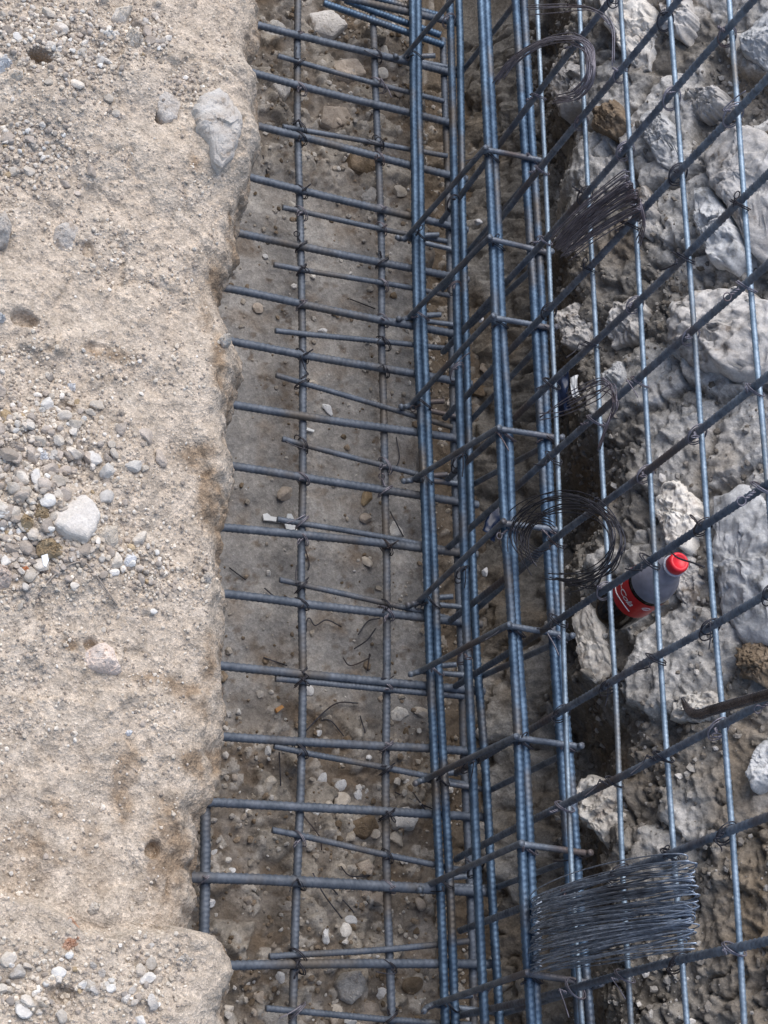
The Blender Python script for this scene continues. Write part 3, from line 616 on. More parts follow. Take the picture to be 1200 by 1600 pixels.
# pebbles that can be told apart on the bank, named by the nearest landmark
LM = [((120, 805), 'largest white stone'), ((40, 890), 'brick chip'), ((80, 853), 'ochre brown stone'), ((10, 658), 'long ochre block'), ((66, 710), 'sharp white stone'), ((5, 898), 'pink grey stone'),
      ((112, 604), 'bright white chip'), ((60, 97), 'dark hollow'), ((190, 22), 'blocky cream stone'), ((268, 160), 'smaller chalky crust'), ((340, 200), 'large chalky crust'), ((105, 372), 'round grey lump'),
      ((205, 875), 'egg shaped white pebble'), ((108, 1448), 'orange clay lumps'), ((45, 1575), 'yellowish corner pebble'), ((160, 1028), 'flat pinkish stone'), ((128, 82), 'round white stone'), ((6, 492), 'brown hollow'), ((55, 660), 'flat grey brown stone'), ((290, 1505), 'lump on the soil block')]
LMF = [((541, 1543), 'large bottom stone'), ((481, 1077), 'chip by the left bar'), ((435, 1110), 'cigarette butt'), ((437, 815), 'plastic clip'), ((436, 148), 'angular tan flake'),
       ((428, 50), 'top rock chunk'), ((602, 78), 'white rough stone'), ((560, 258), 'cracked brown slab'), ((334, 1333), 'white chip near the short bar'), ((533, 1225), 'row of white chips'),
       ((535, 1448), 'cluster of white pebbles'), ((620, 825), 'pale flat chip'), ((642, 1112), 'pair of angular chips'), ((430, 1590), 'pale block at the bottom'), ((618, 1311), 'pale stone by the second bar'), ((575, 775), 'rust brown flake'), ((645, 1540), 'brown stone by cage'), ((625, 300), 'cream stone by cage'), ((508, 45), 'white chip at the top')]
def name_by_landmark(o, what, px, py, marks=None):
    d, (lx, ly), nm = min(((math.hypot(px - a, py - b), (a, b), n) for (a, b), n in (marks or LM)))
    dx, dy = px - lx, py - ly; v = 'above' if dy < -.38 * d else 'below' if dy > .38 * d else ''; h_ = 'left of' if dx < -.38 * d else 'right of' if dx > .38 * d else ''
    pos = (v + ' and ' + h_) if v and h_ else (v or h_)
    o['label'] = '%s %s %s the %s' % (what, 'just' if d < 32 else 'well' if d < 80 else 'far', pos.replace('above and left of', 'up left of').replace('above and right of', 'up right of').replace('below and left of', 'down left of').replace('below and right of', 'down right of'), nm)
cnt = 0
while cnt < 205:
    px, py = rnd.uniform(-8, 250), rnd.choice([rnd.uniform(-10, 300), rnd.uniform(560, 960), rnd.uniform(620, 900), rnd.uniform(1480, 1610)])
    x, y = bpx(px, py)
    if rnd.random() > float(gravel_zone(np.array([x]), np.array([y]))[0]) ** 1.5: continue
    r = rnd.choice([.0030, .0034, .0038, .0044, .0054, .0066] + [.0060, .0075] * (560 < py < 960))
    upper, low = py < 400, py > 1300
    mat = rnd.choice(['pebble', 'greystone', 'pebble', 'limestone', 'greystone', 'greystone', 'pebble', 'greystone'] if not low else ['pebble', 'limestone', 'crust'])
    o = put_stone('pebble', (x, y, bank_top(x, y) + r * .3), r, mat)
    where, g = (('among the crumbs of the upper bank', 'pebbles of the upper bank') if upper else ('in the soil of the bottom bank corner', 'pebbles of the bottom bank corner') if low else ('in the gravel around the big white stone', 'pebbles in the gravel patch'))
    col = {'pebble': 'cream', 'limestone': 'white', 'greystone': 'grey', 'crust': 'dusty'}[mat]
    tag(o, 'small %s pebble %s' % (col, where), 'pebble', '%s %s' % (col, g)); cnt += 1
    name_by_landmark(o, 'small %s pebble' % col, px, py)
# stones and chips on the trench floor
for (px, py, r, mat, lab) in [  (481, 1077, .010, 'white', 'bright white chip close to the left long floor bar'),  (660, 1112, .012, 'pebble', 'pale angular chip right one beside the bar cage'),
    (505, 1219, .009, 'white', 'white chip left one of a row on brown earth'), (533, 1225, .010, 'white', 'white pointed chip middle one of a row on brown earth'),
    (560, 1241, .008, 'white', 'small white chip right one of a row on brown earth'), (535, 1254, .014, 'pebble', 'tan flat stone above a crosswise floor bar'), 
    (618, 1311, .013, 'pebble', 'pale stone near the lower end of the second floor bar'), 
    (541, 1442, .008, 'white', 'white pebble of a cluster on brown earth'), (531, 1457, .009, 'limestone', 'chalky lump of a cluster on brown earth'), (507, 1456, .006, 'white', 'small white pebble left in the cluster'),
    (585, 1405, .013, 'greystone', 'grey stone below the thickest crosswise floor bar'), 
    (334, 1333, .006, 'white', 'white chip near the short left floor bar'),  (602, 78, .012, 'limestone', 'white rough stone beside the second floor bar at the top'),   (625, 300, .014, 'pebble', 'cream stone left of the bar cage near the top'),
    (508, 45, .008, 'white', 'white chip at the top beside the long floor bar'), (446, 770, .014, 'greystone', 'flat grey stone beside the left long floor bar'), (598, 115, .010, 'limestone', 'pale chip tucked against the second floor bar'),
    (575, 775, .013, 'ochre', 'rust brown flake under the crosswise bars'), (574, 877, .008, 'pebble', 'pale pointed chip on the smooth floor'), (780, 866, .019, 'limestone', 'cream stone block under the dark blue scrap'),
    (490, 988, .006, 'pebble', 'small pebble on the smooth floor by the wire offcuts'), (645, 1540, .014, 'brownstone', 'dark brown stone beside the cage at the bottom'),
    (683, 440, .014, 'pebble', 'tan stone between the cage bars near the top'), (690, 480, .012, 'ochre', 'ochre stone between the cage bars'), (760, 575, .018, 'greystone', 'grey stone inside the cage'), (745, 610, .018, 'brownstone', 'brown stone inside the cage'),
    (830, 560, .026, 'greystone', 'smooth grey rock right of the cage bars'), (700, 930, .014, 'limetan', 'tan stone visible between the cage bars at mid height')]:
    P = on_z(px, py, .006); z = float(floor_h(P[:1], P[1:2])[0])
    if z < -.03: P = on_z(px, py, z + .004); z = float(floor_h(P[:1], P[1:2])[0])
    o = put_stone('stone', (P[0], P[1], z + r * .25), r, mat, .55); tag(o, lab, 'stone')
def floor_rock(px, H, mat, label, seed, **kw):
    pts = [on_z(a, b, .006) for a, b in px]; org = np.mean(pts, 0); org[2] = float(floor_h(org[:1], org[1:2])[0]) - .002
    kw = {**dict(nth=48, nr=12, jag=.05, rough=.05, flat=7, facets=3), **kw}
    tag(obj('stone', rock_mesh('stone', pts, XV, YV, ZV, org, H, seed, smooth=False, **kw), MAT[mat]), label, 'stone')
floor_rock([(520,1537),(530,1522),(550,1519),(563,1535),(558,1558),(545,1571),(528,1560)], .022, 'limetan', 'large pale stone on brown earth near the bottom edge', 81)
floor_rock([(548,1578),(572,1562),(590,1568),(602,1590),(580,1604),(552,1598)], .014, 'greystone', 'grey flat stone half buried at the bottom edge', 82)
floor_rock([(419,142),(436,132),(454,131),(452,148),(438,169),(426,155)], .014, 'limetan', 'angular tan flake at the upper left of the floor', 83)
floor_rock([(540,244),(562,237),(586,243),(598,262),(572,276),(546,268)], .016, 'brownstone', 'flat brown slab cracked at one edge', 84)
floor_rock([(562,300),(578,290),(592,302),(584,318),(566,316)], .012, 'limetan', 'tan broken stone between the crosswise bars', 85)
floor_rock([(404,42),(424,32),(450,40),(455,58),(428,66),(408,60)], .020, 'limestone', 'pale rock chunk at the top left of the trench floor', 86)
floor_rock([(410,1586),(428,1574),(448,1584),(446,1612),(420,1616)], .020, 'limetan', 'pale block at the bottom edge under the lowest thin bar', 87)
floor_rock([(552,1352),(570,1344),(580,1358),(574,1374),(556,1370)], .014, 'greystone', 'grey rough stone under the crosswise bars', 88)
floor_rock([(610,1112),(622,1102),(638,1106),(642,1116),(626,1127),(614,1124)], .008, 'limestone', 'pale angular chip left one beside the bar cage', 89)
floor_rock([(604,812),(616,808),(632,826),(634,836),(610,834)], .006, 'limestone', 'pale flat chip under the second long floor bar', 90)
floor_rock([(600,1272),(630,1262),(648,1282),(640,1300),(610,1298)], .014, 'limetan', 'tan slab right of the second long bar on brown earth', 91)
floor_rock([(560,1385),(590,1380),(600,1398),(580,1412),(560,1404)], .010, 'greystone', 'flat grey slab below the thickest cross bar', 92)
floor_rock([(545,1285),(580,1272),(592,1295),(570,1312),(548,1305)], .012, 'brownstone', 'brown flat slab between the long bars on brown earth', 93)
floor_rock([(480,20),(520,15),(545,40),(520,60),(490,50)], .016, 'limetan', 'tan rubble slab at the top between the long bars', 94)
floor_rock([(520,95),(560,90),(575,115),(545,128),(520,118)], .014, 'greystone', 'grey rubble slab near the top between the long bars', 95)
floor_rock([(500,170),(540,168),(552,190),(520,205),(498,195)], .010, 'greystone', 'wide flat grey slab under the third cross bar', 96)
for (px, py, nm) in [(747, 348, 'upper'), (750, 498, 'middle'), (758, 893, 'lowest')]:
    P = on_z(px, py, .03); o = put_stone('bead', P, .0065, 'white', .95); tag(o, 'shiny white bead like pebble %s of three between the cage bars' % nm, 'pebble')
cnt = 0
while cnt < 90:
    px, py = rnd.uniform(310, 720), rnd.uniform(-20, 1610)
    P = on_z(px, py, .004)
    r0 = float(floor_rough(P[1:2])[0])
    if P[0] < .5 or rnd.random() > .15 + .85 * r0: continue
    r = rnd.choice([.0045, .0055, .007, .009]); mat = rnd.choice(['pebble', 'limestone', 'greystone', 'greystone', 'white', 'brownstone'])
    z = float(floor_h(P[:1], P[1:2])[0]); o = put_stone('stone', (P[0], P[1], z + r * .3), r, mat, .65)
    zone, g = ('on the rubble at the far top of the floor', 'stones in the top rubble') if P[1] > 1.55 else ('on brown earth of the lower floor', 'stones on the lower brown earth') if P[1] < .78 else ('on the smooth middle of the floor', 'stones on the smooth floor')
    col = {'pebble': 'cream', 'limestone': 'pale', 'greystone': 'grey', 'white': 'white', 'brownstone': 'brown'}[mat]
    tag(o, 'small %s stone lying %s' % (col, zone), 'stone', '%s %s' % (col, g)); cnt += 1
    name_by_landmark(o, 'small %s stone' % col, px, py, LMF)
# uncountable gravel, joined
def gravel_join(name, P, rad, cols, label, shapes=SHAPES0):
    V, Fc, T = [], [], []; off = 0
    g = np.random.default_rng(len(P))
    sh = g.integers(0, len(shapes), len(P))
    for k in range(len(shapes)):
        idx = np.nonzero(sh == k)[0]
        if not len(idx): continue
        v, f = shapes[k]; n = len(idx)
        a = g.uniform(0, 2 * PI, n); b = g.uniform(-.7, .7, n)
        ca, sa, cb, sb = np.cos(a), np.sin(a), np.cos(b), np.sin(b)
        Rm = np.zeros((n, 3, 3)); Rm[:, 0, 0] = ca; Rm[:, 0, 1] = -sa * cb; Rm[:, 0, 2] = sa * sb; Rm[:, 1, 0] = sa; Rm[:, 1, 1] = ca * cb; Rm[:, 1, 2] = -ca * sb; Rm[:, 2, 1] = sb; Rm[:, 2, 2] = cb
        sc = rad[idx][:, None] * g.uniform(.7, 1.25, (n, 3)); sc[:, 2] *= .8
        vv = np.einsum('nij,nvj->nvi', Rm, v[None] * sc[:, None, :]) + P[idx][:, None, :]
        V.append(vv.reshape(-1, 3)); T.append(np.repeat(cols[idx], len(v), 0))
        Fc.append((f[None] + (np.arange(n) * len(v))[:, None, None]).reshape(-1, 3) + off); off += n * len(v)
    me = mesh_np(name, np.concatenate(V), np.concatenate(Fc), np.concatenate(T), smooth=False)
    return tag(obj(name, me, MAT['gravel']), label, kind='stuff')
def pick_cols(n, pal, wgt, g):
    pal = np.array(pal); c = pal[g.choice(len(pal), n, p=np.array(wgt) / np.sum(wgt))]
    return c * g.uniform(.8, 1.15, (n, 1))
g = np.random.default_rng(21)
N = 85000
x = g.uniform(.17, .50, N); y = g.uniform(.03, 1.36, N); z0 = gravel_zone(x, y)
keep = (x < edge_x(y) - .010) & (g.random(N) < (.02 + .90 * z0 ** 1.3 + .22 * np.clip(fbm(x, y, 3.9, .03, 3) - .1, 0, 1)) * (1 - .8 * sstep(.045, .015, edge_x(y) - x))); x, y, z0 = x[keep], y[keep], z0[keep]
rad = (.0009 + .0016 * g.random(len(x)) ** 2.2 * (0.5 + z0) + (g.random(len(x)) < .05) * .0012)
P = np.stack([x, y, bank_surface(x, y) + rad * .35], -1)
gravel_join('gravel', P, rad, pick_cols(len(x), [(.56,.485,.39),(.66,.59,.49),(.45,.38,.31),(.33,.28,.23),(.72,.67,.59)], [5, 3, 4, 2, .7], g), 'fine loose gravel and crumbs strewn over the dry bank')
# packed coarse gravel in the patches
N = 5200
x = g.uniform(.17, .40, N); y = g.uniform(.03, 1.36, N); zz_ = gravel_zone(x, y)
keep = (g.random(N) < np.clip(zz_ - .35, 0, 1) * 1.6) & (x < edge_x(y) - .02); x, y = x[keep], y[keep]
rad = .0020 + .0020 * g.random(len(x)) ** 1.6
P = np.stack([x, y, bank_surface(x, y) + rad * .55], -1)
gravel_join('coarse_gravel', P, rad, pick_cols(len(x), [(.50,.44,.37),(.62,.57,.50),(.40,.35,.30),(.30,.26,.22),(.68,.66,.61),(.42,.32,.20)], [4, 3, 4, 2, 1.5, .7], g), 'packed coarse grey and cream gravel in patches on the bank', [faceted(1, 300 + i, 8) for i in range(8)])
N = 14000
x = g.uniform(.48, 1.24, N); y = g.uniform(.12, 2.15, N); r0 = np.clip(floor_rough(y) + .7 * sstep(1.04, 1.14, x), 0, 1)
keep = g.random(N) < .13 + .75 * r0 * (0.5 + .8 * fbm(x, y, 4.4, .08, 3)); x, y = x[keep], y[keep]
rad = .0016 + .0046 * g.random(len(x)) ** 2.5
P = np.stack([x, y, floor_h(x, y) + rad * .3], -1)
gravel_join('rubble', P, rad, pick_cols(len(x), [(.36,.32,.27),(.46,.43,.39),(.24,.19,.14),(.17,.13,.09),(.60,.58,.55)], [4, 3, 3, 2, .9], g), 'small crumbs of rubble scattered over the trench floor')
N = 34000
s = g.uniform(.0, 1.1, N); y = g.uniform(.1, 2.2, N)
hh_, ci_, e_ = wall_cells(s, y); pp_ = wall_pale(s, y, ci_)
keep = g.random(N) < (.30 + 1.3 * fbm(s, y, 8.8, .10, 3)) * (1 - .75 * pp_) + .25 * (e_ < .12); s, y = s[keep], y[keep]
rad = .0013 + .0062 * g.random(len(s)) ** 3.2
P = wall_pt(s, y, wall_h(s, y) + rad * .2)
gravel_join('wall_crumbs', P, rad, pick_cols(len(s), [(.24,.22,.195),(.35,.332,.305),(.175,.155,.13),(.52,.50,.47)], [5, 3, 3, .7], g), 'earth crumbs and grit caught on the excavated face')

# ------------------------------------------------------------------ bars and wires
def resample(P, ds):
    P = np.asarray(P, float); d = np.linalg.norm(np.diff(P, axis=0), axis=1); s = np.concatenate([[0], np.cumsum(d)])
    n = max(2, int(round(s[-1] / ds)) + 1); t = np.linspace(0, s[-1], n)
    return np.stack([np.interp(t, s, P[:, k]) for k in range(3)], 1), t
def smooth_path(P, n=12):
    """Catmull-Rom through the points."""
    P = np.asarray(P, float)
    if len(P) < 3: return P
    Q = np.concatenate([[2 * P[0] - P[1]], P, [2 * P[-1] - P[-2]]]); out = []
    for i in range(1, len(Q) - 2):
        for t in np.linspace(0, 1, n, endpoint=False):
            a, b, c, d = Q[i-1], Q[i], Q[i+1], Q[i+2]
            out.append(.5 * (2*b + (c-a)*t + (2*a-5*b+4*c-d)*t*t + (-a+3*b-3*c+d)*t**3))
    out.append(P[-1]); return np.array(out)
def frames(P, closed=False):
    T = np.gradient(P, axis=0); T /= np.linalg.norm(T, axis=1)[:, None] + 1e-12
    if closed:
        T = np.roll(P, -1, 0) - np.roll(P, 1, 0); T /= np.linalg.norm(T, axis=1)[:, None] + 1e-12
    u = np.cross(T[0], [0.3, 0.2, 1.0]);
    if np.linalg.norm(u) < .1: u = np.cross(T[0], [1.0, 0, 0])
    u /= np.linalg.norm(u); U = [u]
    for i in range(1, len(P)):
        u = u - T[i] * (u @ T[i]); u = u / np.linalg.norm(u); U.append(u)
    U = np.array(U); return T, U, np.cross(T, U)
def tube_arrays(P, r, sides=6, closed=False, caps=True):
    T, U, W = frames(P, closed); th = np.linspace(0, 2 * PI, sides, endpoint=False)
    r = np.broadcast_to(np.asarray(r, float), (len(P),)) if np.ndim(r) < 2 else r
    rr = r[:, None] if np.ndim(r) == 1 else r
    V = P[:, None, :] + rr[..., None] * (np.cos(th)[None, :, None] * U[:, None, :] + np.sin(th)[None, :, None] * W[:, None, :])
    n = len(P); i = np.arange(sides); k = (i + 1) % sides
    a = np.arange(n - 1)[:, None] * sides
    Fq = np.stack([a + i, a + k, a + sides + k, a + sides + i], -1).reshape(-1, 4)
    V = V.reshape(-1, 3)
    if closed:
        a = (n - 1) * sides; Fq = np.concatenate([Fq, np.stack([a + i, a + k, k, i], -1)])
    elif caps:                                   # close both ends with a fan of quads collapsed on the axis point
        c0, c1 = len(V), len(V) + 1; V = np.concatenate([V, P[:1], P[-1:]]); e = (n - 1) * sides
        h = np.arange(0, sides, 2)
        Fq = np.concatenate([Fq, np.stack([np.full(len(h), c0), (h + 2) % sides, h + 1, h], -1), np.stack([np.full(len(h), c1), e + h, e + h + 1, e + (h + 2) % sides], -1)])
    return V, Fq
def rebar_mesh(name, P, r, pitch=0.0085, sides=12, rib=0.08, kind=0):
    P, s = resample(P, pitch / 4); th = np.linspace(0, 2 * PI, sides, endpoint=False)
    half = np.where(th < PI, th, th - PI)                       # the ribs lean the other way on the far half
    ph = s[:, None] / pitch * 2 * PI + (half[None, :] * (1.5 if kind == 0 else 2.8)) * np.where(th < PI, 1, -1)[None, :] + rnd.uniform(0, 6)
    prof = np.clip(np.cos(ph) * 1.2 - .05, 0, 1) * np.clip(.35 + np.abs(np.sin(th + .4)) * 3.2, 0, 1)[None, :]
    lon = (np.abs(np.sin(th + .4)) < .3)[None, :] * 1.0
    rr = r * (0.95 + rib * 1.7 * prof + rib * 0.9 * lon)
    V, Fq = tube_arrays(P, rr, sides)
    return mesh_np(name, V, Fq)
def join_tubes(name, paths, r, sides=5, ds=None, caps=True):
    V, Fq, off = [], [], 0
    for P in paths:
        P = np.asarray(P, float)
        if ds: P, _ = resample(P, ds)
        v, f = tube_arrays(P, r, sides if sides % 2 == 0 else sides + 1, caps=caps); V.append(v); Fq.append(f + off); off += len(v)
    return mesh_np(name, np.concatenate(V), np.concatenate(Fq))
def wob(P, amp, seed, scale=.35):
    P = np.asarray(P, float); P, s = resample(P, .02)
    q = s + seed * 3.1
    return P + amp * np.stack([fbm(q, q*0+seed, q*0, scale, 2), fbm(q, q*0+seed+9, q*0, scale, 2), .5*fbm(q, q*0+seed+21, q*0, scale, 2)], 1)

# --- floor mat
Z_L, Z_T, Z_S, Z_A = .072, .0845, .0815, .0985
mat_o = thing('reinforcement_mat', 'flat steel bar mat tied in a grid over the trench floor', 'rebar mat', (.8, 1.0, .06))
def part(name, me, mat, parent):
    o = obj(name, me, MAT[mat]); o.parent = parent; o.matrix_parent_inverse = Matrix.Translation(-parent.location); return o
Lx = [[(465, -60), (465, 0), (469, 500), (469, 950), (466.5, 1200), (462, 1600), (461, 1680)], [(586, 20), (590, 250), (596, 500), (600.5, 950), (602, 1300), (607, 1600), (608, 1690)],
      [(319, 1225), (317, 1400), (314, 1530), (312, 1700)], [(692, 60), (699, 281), (710, 700), (721, 1080), (737, 1490), (741, 1690)]]
LY = []
for i, l in enumerate(Lx):
    P = smooth_path([on_z(a, b, Z_L) for a, b in l], 8); LY.append(P)
    part('long_bar', rebar_mesh('long_bar', wob(P, .006, i), .0062 if i != 2 else .0075, .0075), 'bardull', mat_o)
TB = [((402.5,37.5),(638.7,97.5)),((406,120),(638.7,180)),((399,195),(646,259)),((395,279),(646,339)),((385.6,365.6),(650,420)),((372,455.6),(706,519)),((365,534),(650,587)),((357.5,628),(657.5,679)),((357.5,729),(657.5,774)),
      ((350,827),(661,859)),((362,930),(716,969)),((362,1039),(675,1072)),((352.5,1147.5),(675,1170)),((324,1256),(731,1279)),((300,1372),(671,1387)),((352,1511),(742,1507)), ((380,-40),(640,20)), ((352,1655),(742,1650))]
tlines = []
for i, (p, q) in enumerate(TB):
    A = on_z(*p, Z_T); B = on_z(*q, Z_T); d = (B - A) / (B[0] - A[0])
    P0 = A + d * (.50 - A[0]); P1 = A + d * (1.125 - A[0]); tlines.append((P0, P1))
    part('cross_bar', rebar_mesh('cross_bar', wob([P0, P1], .006, 20 + i), .0066 if i != 14 else .0078, .0085, kind=1 if i == 14 else 0), 'bardull', mat_o)
SB = [((434,90),(642,146)),((440,195),(646,232)),((440,326),(642,366)),((427,412),(646,454)),((432.5,516),(650,542)),((431,587),(657,654)),((440,686),(661,742)),((432.5,808),(661,851)),((439,907.5),(664,962)),
      ((424,1059),(675,1080)),((429,1164),(671,1217)),((424,1301),(671,1350)),((416,1496),(675,1477)),((414,1575),(690,1596)),((505,5),(640,52)),((545,-12),(640,14)), ((540,-5),(640,36))]
slines = []
for i, (p, q) in enumerate(SB):
    A = on_z(*p, Z_S); B = on_z(*q, Z_S); d = (B - A) / (B[0] - A[0]); P1 = A + d * (1.09 - A[0]); slines.append((A, P1))
    part('short_bar', rebar_mesh('short_bar', wob([A, P1], .007, 60 + i), .0046 if i < 14 else .0062, .006), 'bardull' if i < 14 else 'bar', mat_o)

# --- tie wires: a few shared shapes
def tie_paths(seed, R1=.0105, tail=.012):
    g = np.random.default_rng(seed); out = []
    for k in range(2):
        th = np.linspace(0, 2 * PI * 1.02, 22)
        rr = R1 * (1 + .08 * g.normal()); w_ = .003 * (k - .5)
        ring = np.stack([rr * np.cos(th), rr * .9 * np.cos(th) + w_, .0135 * np.sin(th)], 1)
        out.append(ring)
    th = np.linspace(0, 2 * PI * 1.5, 14); base = np.array([.006, -.002, .0125]); dirn = np.array([g.uniform(-1, 1), g.uniform(-1, 1), g.uniform(.2, 1.2)]); dirn /= np.linalg.norm(dirn)
    e1 = np.cross(dirn, [.1, .9, .2]); e1 /= np.linalg.norm(e1); e2 = np.cross(dirn, e1); t = np.linspace(0, 1, 14) * tail * g.uniform(.7, 1.2)
    for s_ in (0, PI):
        out.append(base + t[:, None] * dirn + .0012 * (np.cos(th + s_)[:, None] * e1 + np.sin(th + s_)[:, None] * e2))
    if seed % 3 == 0:                             # a long loose end
        e = out[-1][-1]; L = g.uniform(.02, .045); dd = np.array([g.normal(), g.normal(), g.uniform(-.3, .8)]); dd /= np.linalg.norm(dd)
        out.append(smooth_path([e, e + dd * L * .5 + g.normal(size=3) * .003, e + dd * L], 6))
    if seed % 3 == 1:                             # a little eye at the end of the twist
        e = out[-1][-1]; th = np.linspace(0, 2 * PI, 14)
        out.append(e + dirn * .005 + .005 * (np.cos(th)[:, None] * dirn + np.sin(th)[:, None] * e1))
    return out
TIES = [join_tubes('tie_wire', tie_paths(i), .0009, 5) for i in range(9)]
for me in TIES[:5]: me.materials.append(MAT['wire'])
for me in TIES[5:]: me.materials.append(MAT['wirepurple'])
def tie(P, parent, nrm, flip=1, sc=1.0):
    o = bpy.data.objects.new('tie_wire', rnd.choice(TIES)); COL.objects.link(o); o.parent = parent
    q = Vector(nrm).to_track_quat('Z', 'Y').to_matrix().to_4x4() @ Matrix.Rotation((0 if flip > 0 else PI / 2) + rnd.uniform(-.2, .2), 4, 'Z')
    o.matrix_local = Matrix.Translation(Vector(P) - parent.location) @ q @ Matrix.Scale(sc * rnd.uniform(.9, 1.1), 4); return o
def at_x(P0, P1, x): t = (x - P0[0]) / (P1[0] - P0[0]); return P0 + (P1 - P0) * t
def long_x(P, y):
    o = np.argsort(P[:, 1]); return float(np.interp(y, P[o, 1], P[o, 0]))
for A, B in tlines[:16] + slines[:14]:
    for P in (LY[0], LY[1]):
        xx = long_x(P, A[1])
        if xx < A[0] + .01: continue
        X = at_x(A, B, xx)
        if rnd.random() < .85: tie((X[0], X[1], Z_T - .005), mat_o, (0, 0, 1), rnd.choice([1, -1]), .95)
for A, B in tlines[13:15]: X = at_x(A, B, long_x(LY[2], A[1])); tie((X[0], X[1], Z_T - .005), mat_o, (0, 0, 1), 1)

# --- bar cage along the trench
XA = float(np.mean([on_z(*a, Z_A)[0] for a in ((653, 0), (662, 500), (680, 950), (710.6, 1600))]))
cage = thing('reinforcement_cage', 'long blue grey bar cage with closed stirrups running up the trench', 'rebar cage', (XA, 1.0, .1))
def lin(pts, fn, ext=60):
    P = [fn(*p) for p in pts]
    a = P[0] + (P[0] - P[1]) / np.linalg.norm(P[0] - P[1]) * .25; b = P[-1] + (P[-1] - P[-2]) / np.linalg.norm(P[-1] - P[-2]) * .25
    return smooth_path([a] + P + [b], 10)
zC = float(np.mean([on_x(*a, XA)[2] for a in ((760, 0), (784, 500), (808, 950), (840, 1600))]))
CB = {}
CB['A2'] = lin([(653, 0), (662, 500), (680, 950), (692.5, 1200), (710.6, 1600)], lambda a, b: on_z(a, b, Z_A))
CB['A1'] = lin([(643.5, 0), (652, 500), (668.5, 950), (680, 1200), (697, 1600)], lambda a, b: on_z(a, b, Z_A - .002))
CB['B'] = lin([(702.5, 0), (714, 500), (726, 950), (737, 1200), (759, 1600)], lambda a, b: on_x(a, b, XA + .001))
CB['C2'] = lin([(760, 0), (784, 500), (808, 950), (823, 1200), (840, 1600)], lambda a, b: on_x(a, b, XA + .004))
CB['C1'] = lin([(750, 0), (773.5, 500), (796, 950), (811, 1200), (829.5, 1600)], lambda a, b: on_x(a, b, XA - .008))
CB['D2'] = lin([(819, 0), (848, 500), (870, 950), (897, 1300), (920, 1600)], lambda a, b: on_z(a, b, zC))
CB['D1'] = lin([(806.5, 0), (836, 500), (861, 950), (885, 1300), (907, 1600)], lambda a, b: on_z(a, b, zC - .002))
CB['E'] = lin([(717, 0), (725, 450), (740, 950), (757, 1200), (780, 1600)], lambda a, b: on_z(a, b, Z_A))
for i, (k, P) in enumerate(CB.items()):
    part('long_bar', rebar_mesh('long_bar', wob(P, .0032, 100 + i), .0066, .0085, kind=1 if k in ('B',) else 0, rib=.075), 'bar', cage)
def bar_at(k, y):
    P = CB[k]; o = np.argsort(P[:, 1]); return np.array([np.interp(y, P[o, 1], P[o, j]) for j in range(3)])
STR = [((646,86),(742,-12)),((646,367),(765,250)),((660,495),(772,388)),((655,630),(778,510)),((660,746),(785,684)),((657,937),(790,832)),((664,1045),(806,985)),((676,1215),(815,1160)),((685,1380),(823,1325)),((692,1568),(832,1525)), ((700,1720),(845,1690))]
def round_poly(pts, rad=.014, n=5):
    out = []; m = len(pts)
    for i in range(m):
        p0, p, p1 = pts[i - 1], pts[i], pts[(i + 1) % m]
        a = (p0 - p) / np.linalg.norm(p0 - p); b = (p1 - p) / np.linalg.norm(p1 - p)
        for t in np.linspace(0, 1, n):
            q0, q1 = p + a * rad, p + b * rad; out.append((1 - t) ** 2 * q0 + 2 * t * (1 - t) * p + t * t * q1)
    return np.array(out)
for i, (pa, pc) in enumerate(STR):
    ya = on_z(*pa, Z_A)[1]; yc = on_x(*pc, XA)[1]
    A = bar_at('A1', ya); C = bar_at('C1', yc); D = bar_at('D2', yc + rnd.uniform(-.012, .004)); E = bar_at('E', ya + rnd.uniform(-.01, .01))
    o_ = .0125
    loop = [A + [-o_, 0, -o_], C + [-o_, 0, o_ + .003], D + [o_, 0, o_], E + [o_, 0, -o_]]
    P = round_poly([np.array(p) for p in loop])
    hook = np.array([A + [-.035, -.012, .004], A + [-.022, -.004, -.012]])
    P = np.concatenate([hook, P[3:], P[:4], [A + [.012, .01, -.012], A + [.045, .014, -.004]]])
    part('stirrup', rebar_mesh('stirrup', smooth_path(P, 3), .0046, .006, 8, rib=.06), 'barrust', cage)
    for k, sgn in (('A2', 1), ('B', 1), ('C2', 1), ('D2', 1)):
        t = {'A2': 0, 'B': .42, 'C2': 1, 'D2': 1}[k]
        X = bar_at(k, ya + (yc - ya) * t); tie(X + [-.003, 0, .002], cage, (-1, 0, .8), 1 if k != 'B' else -1, 1.0)

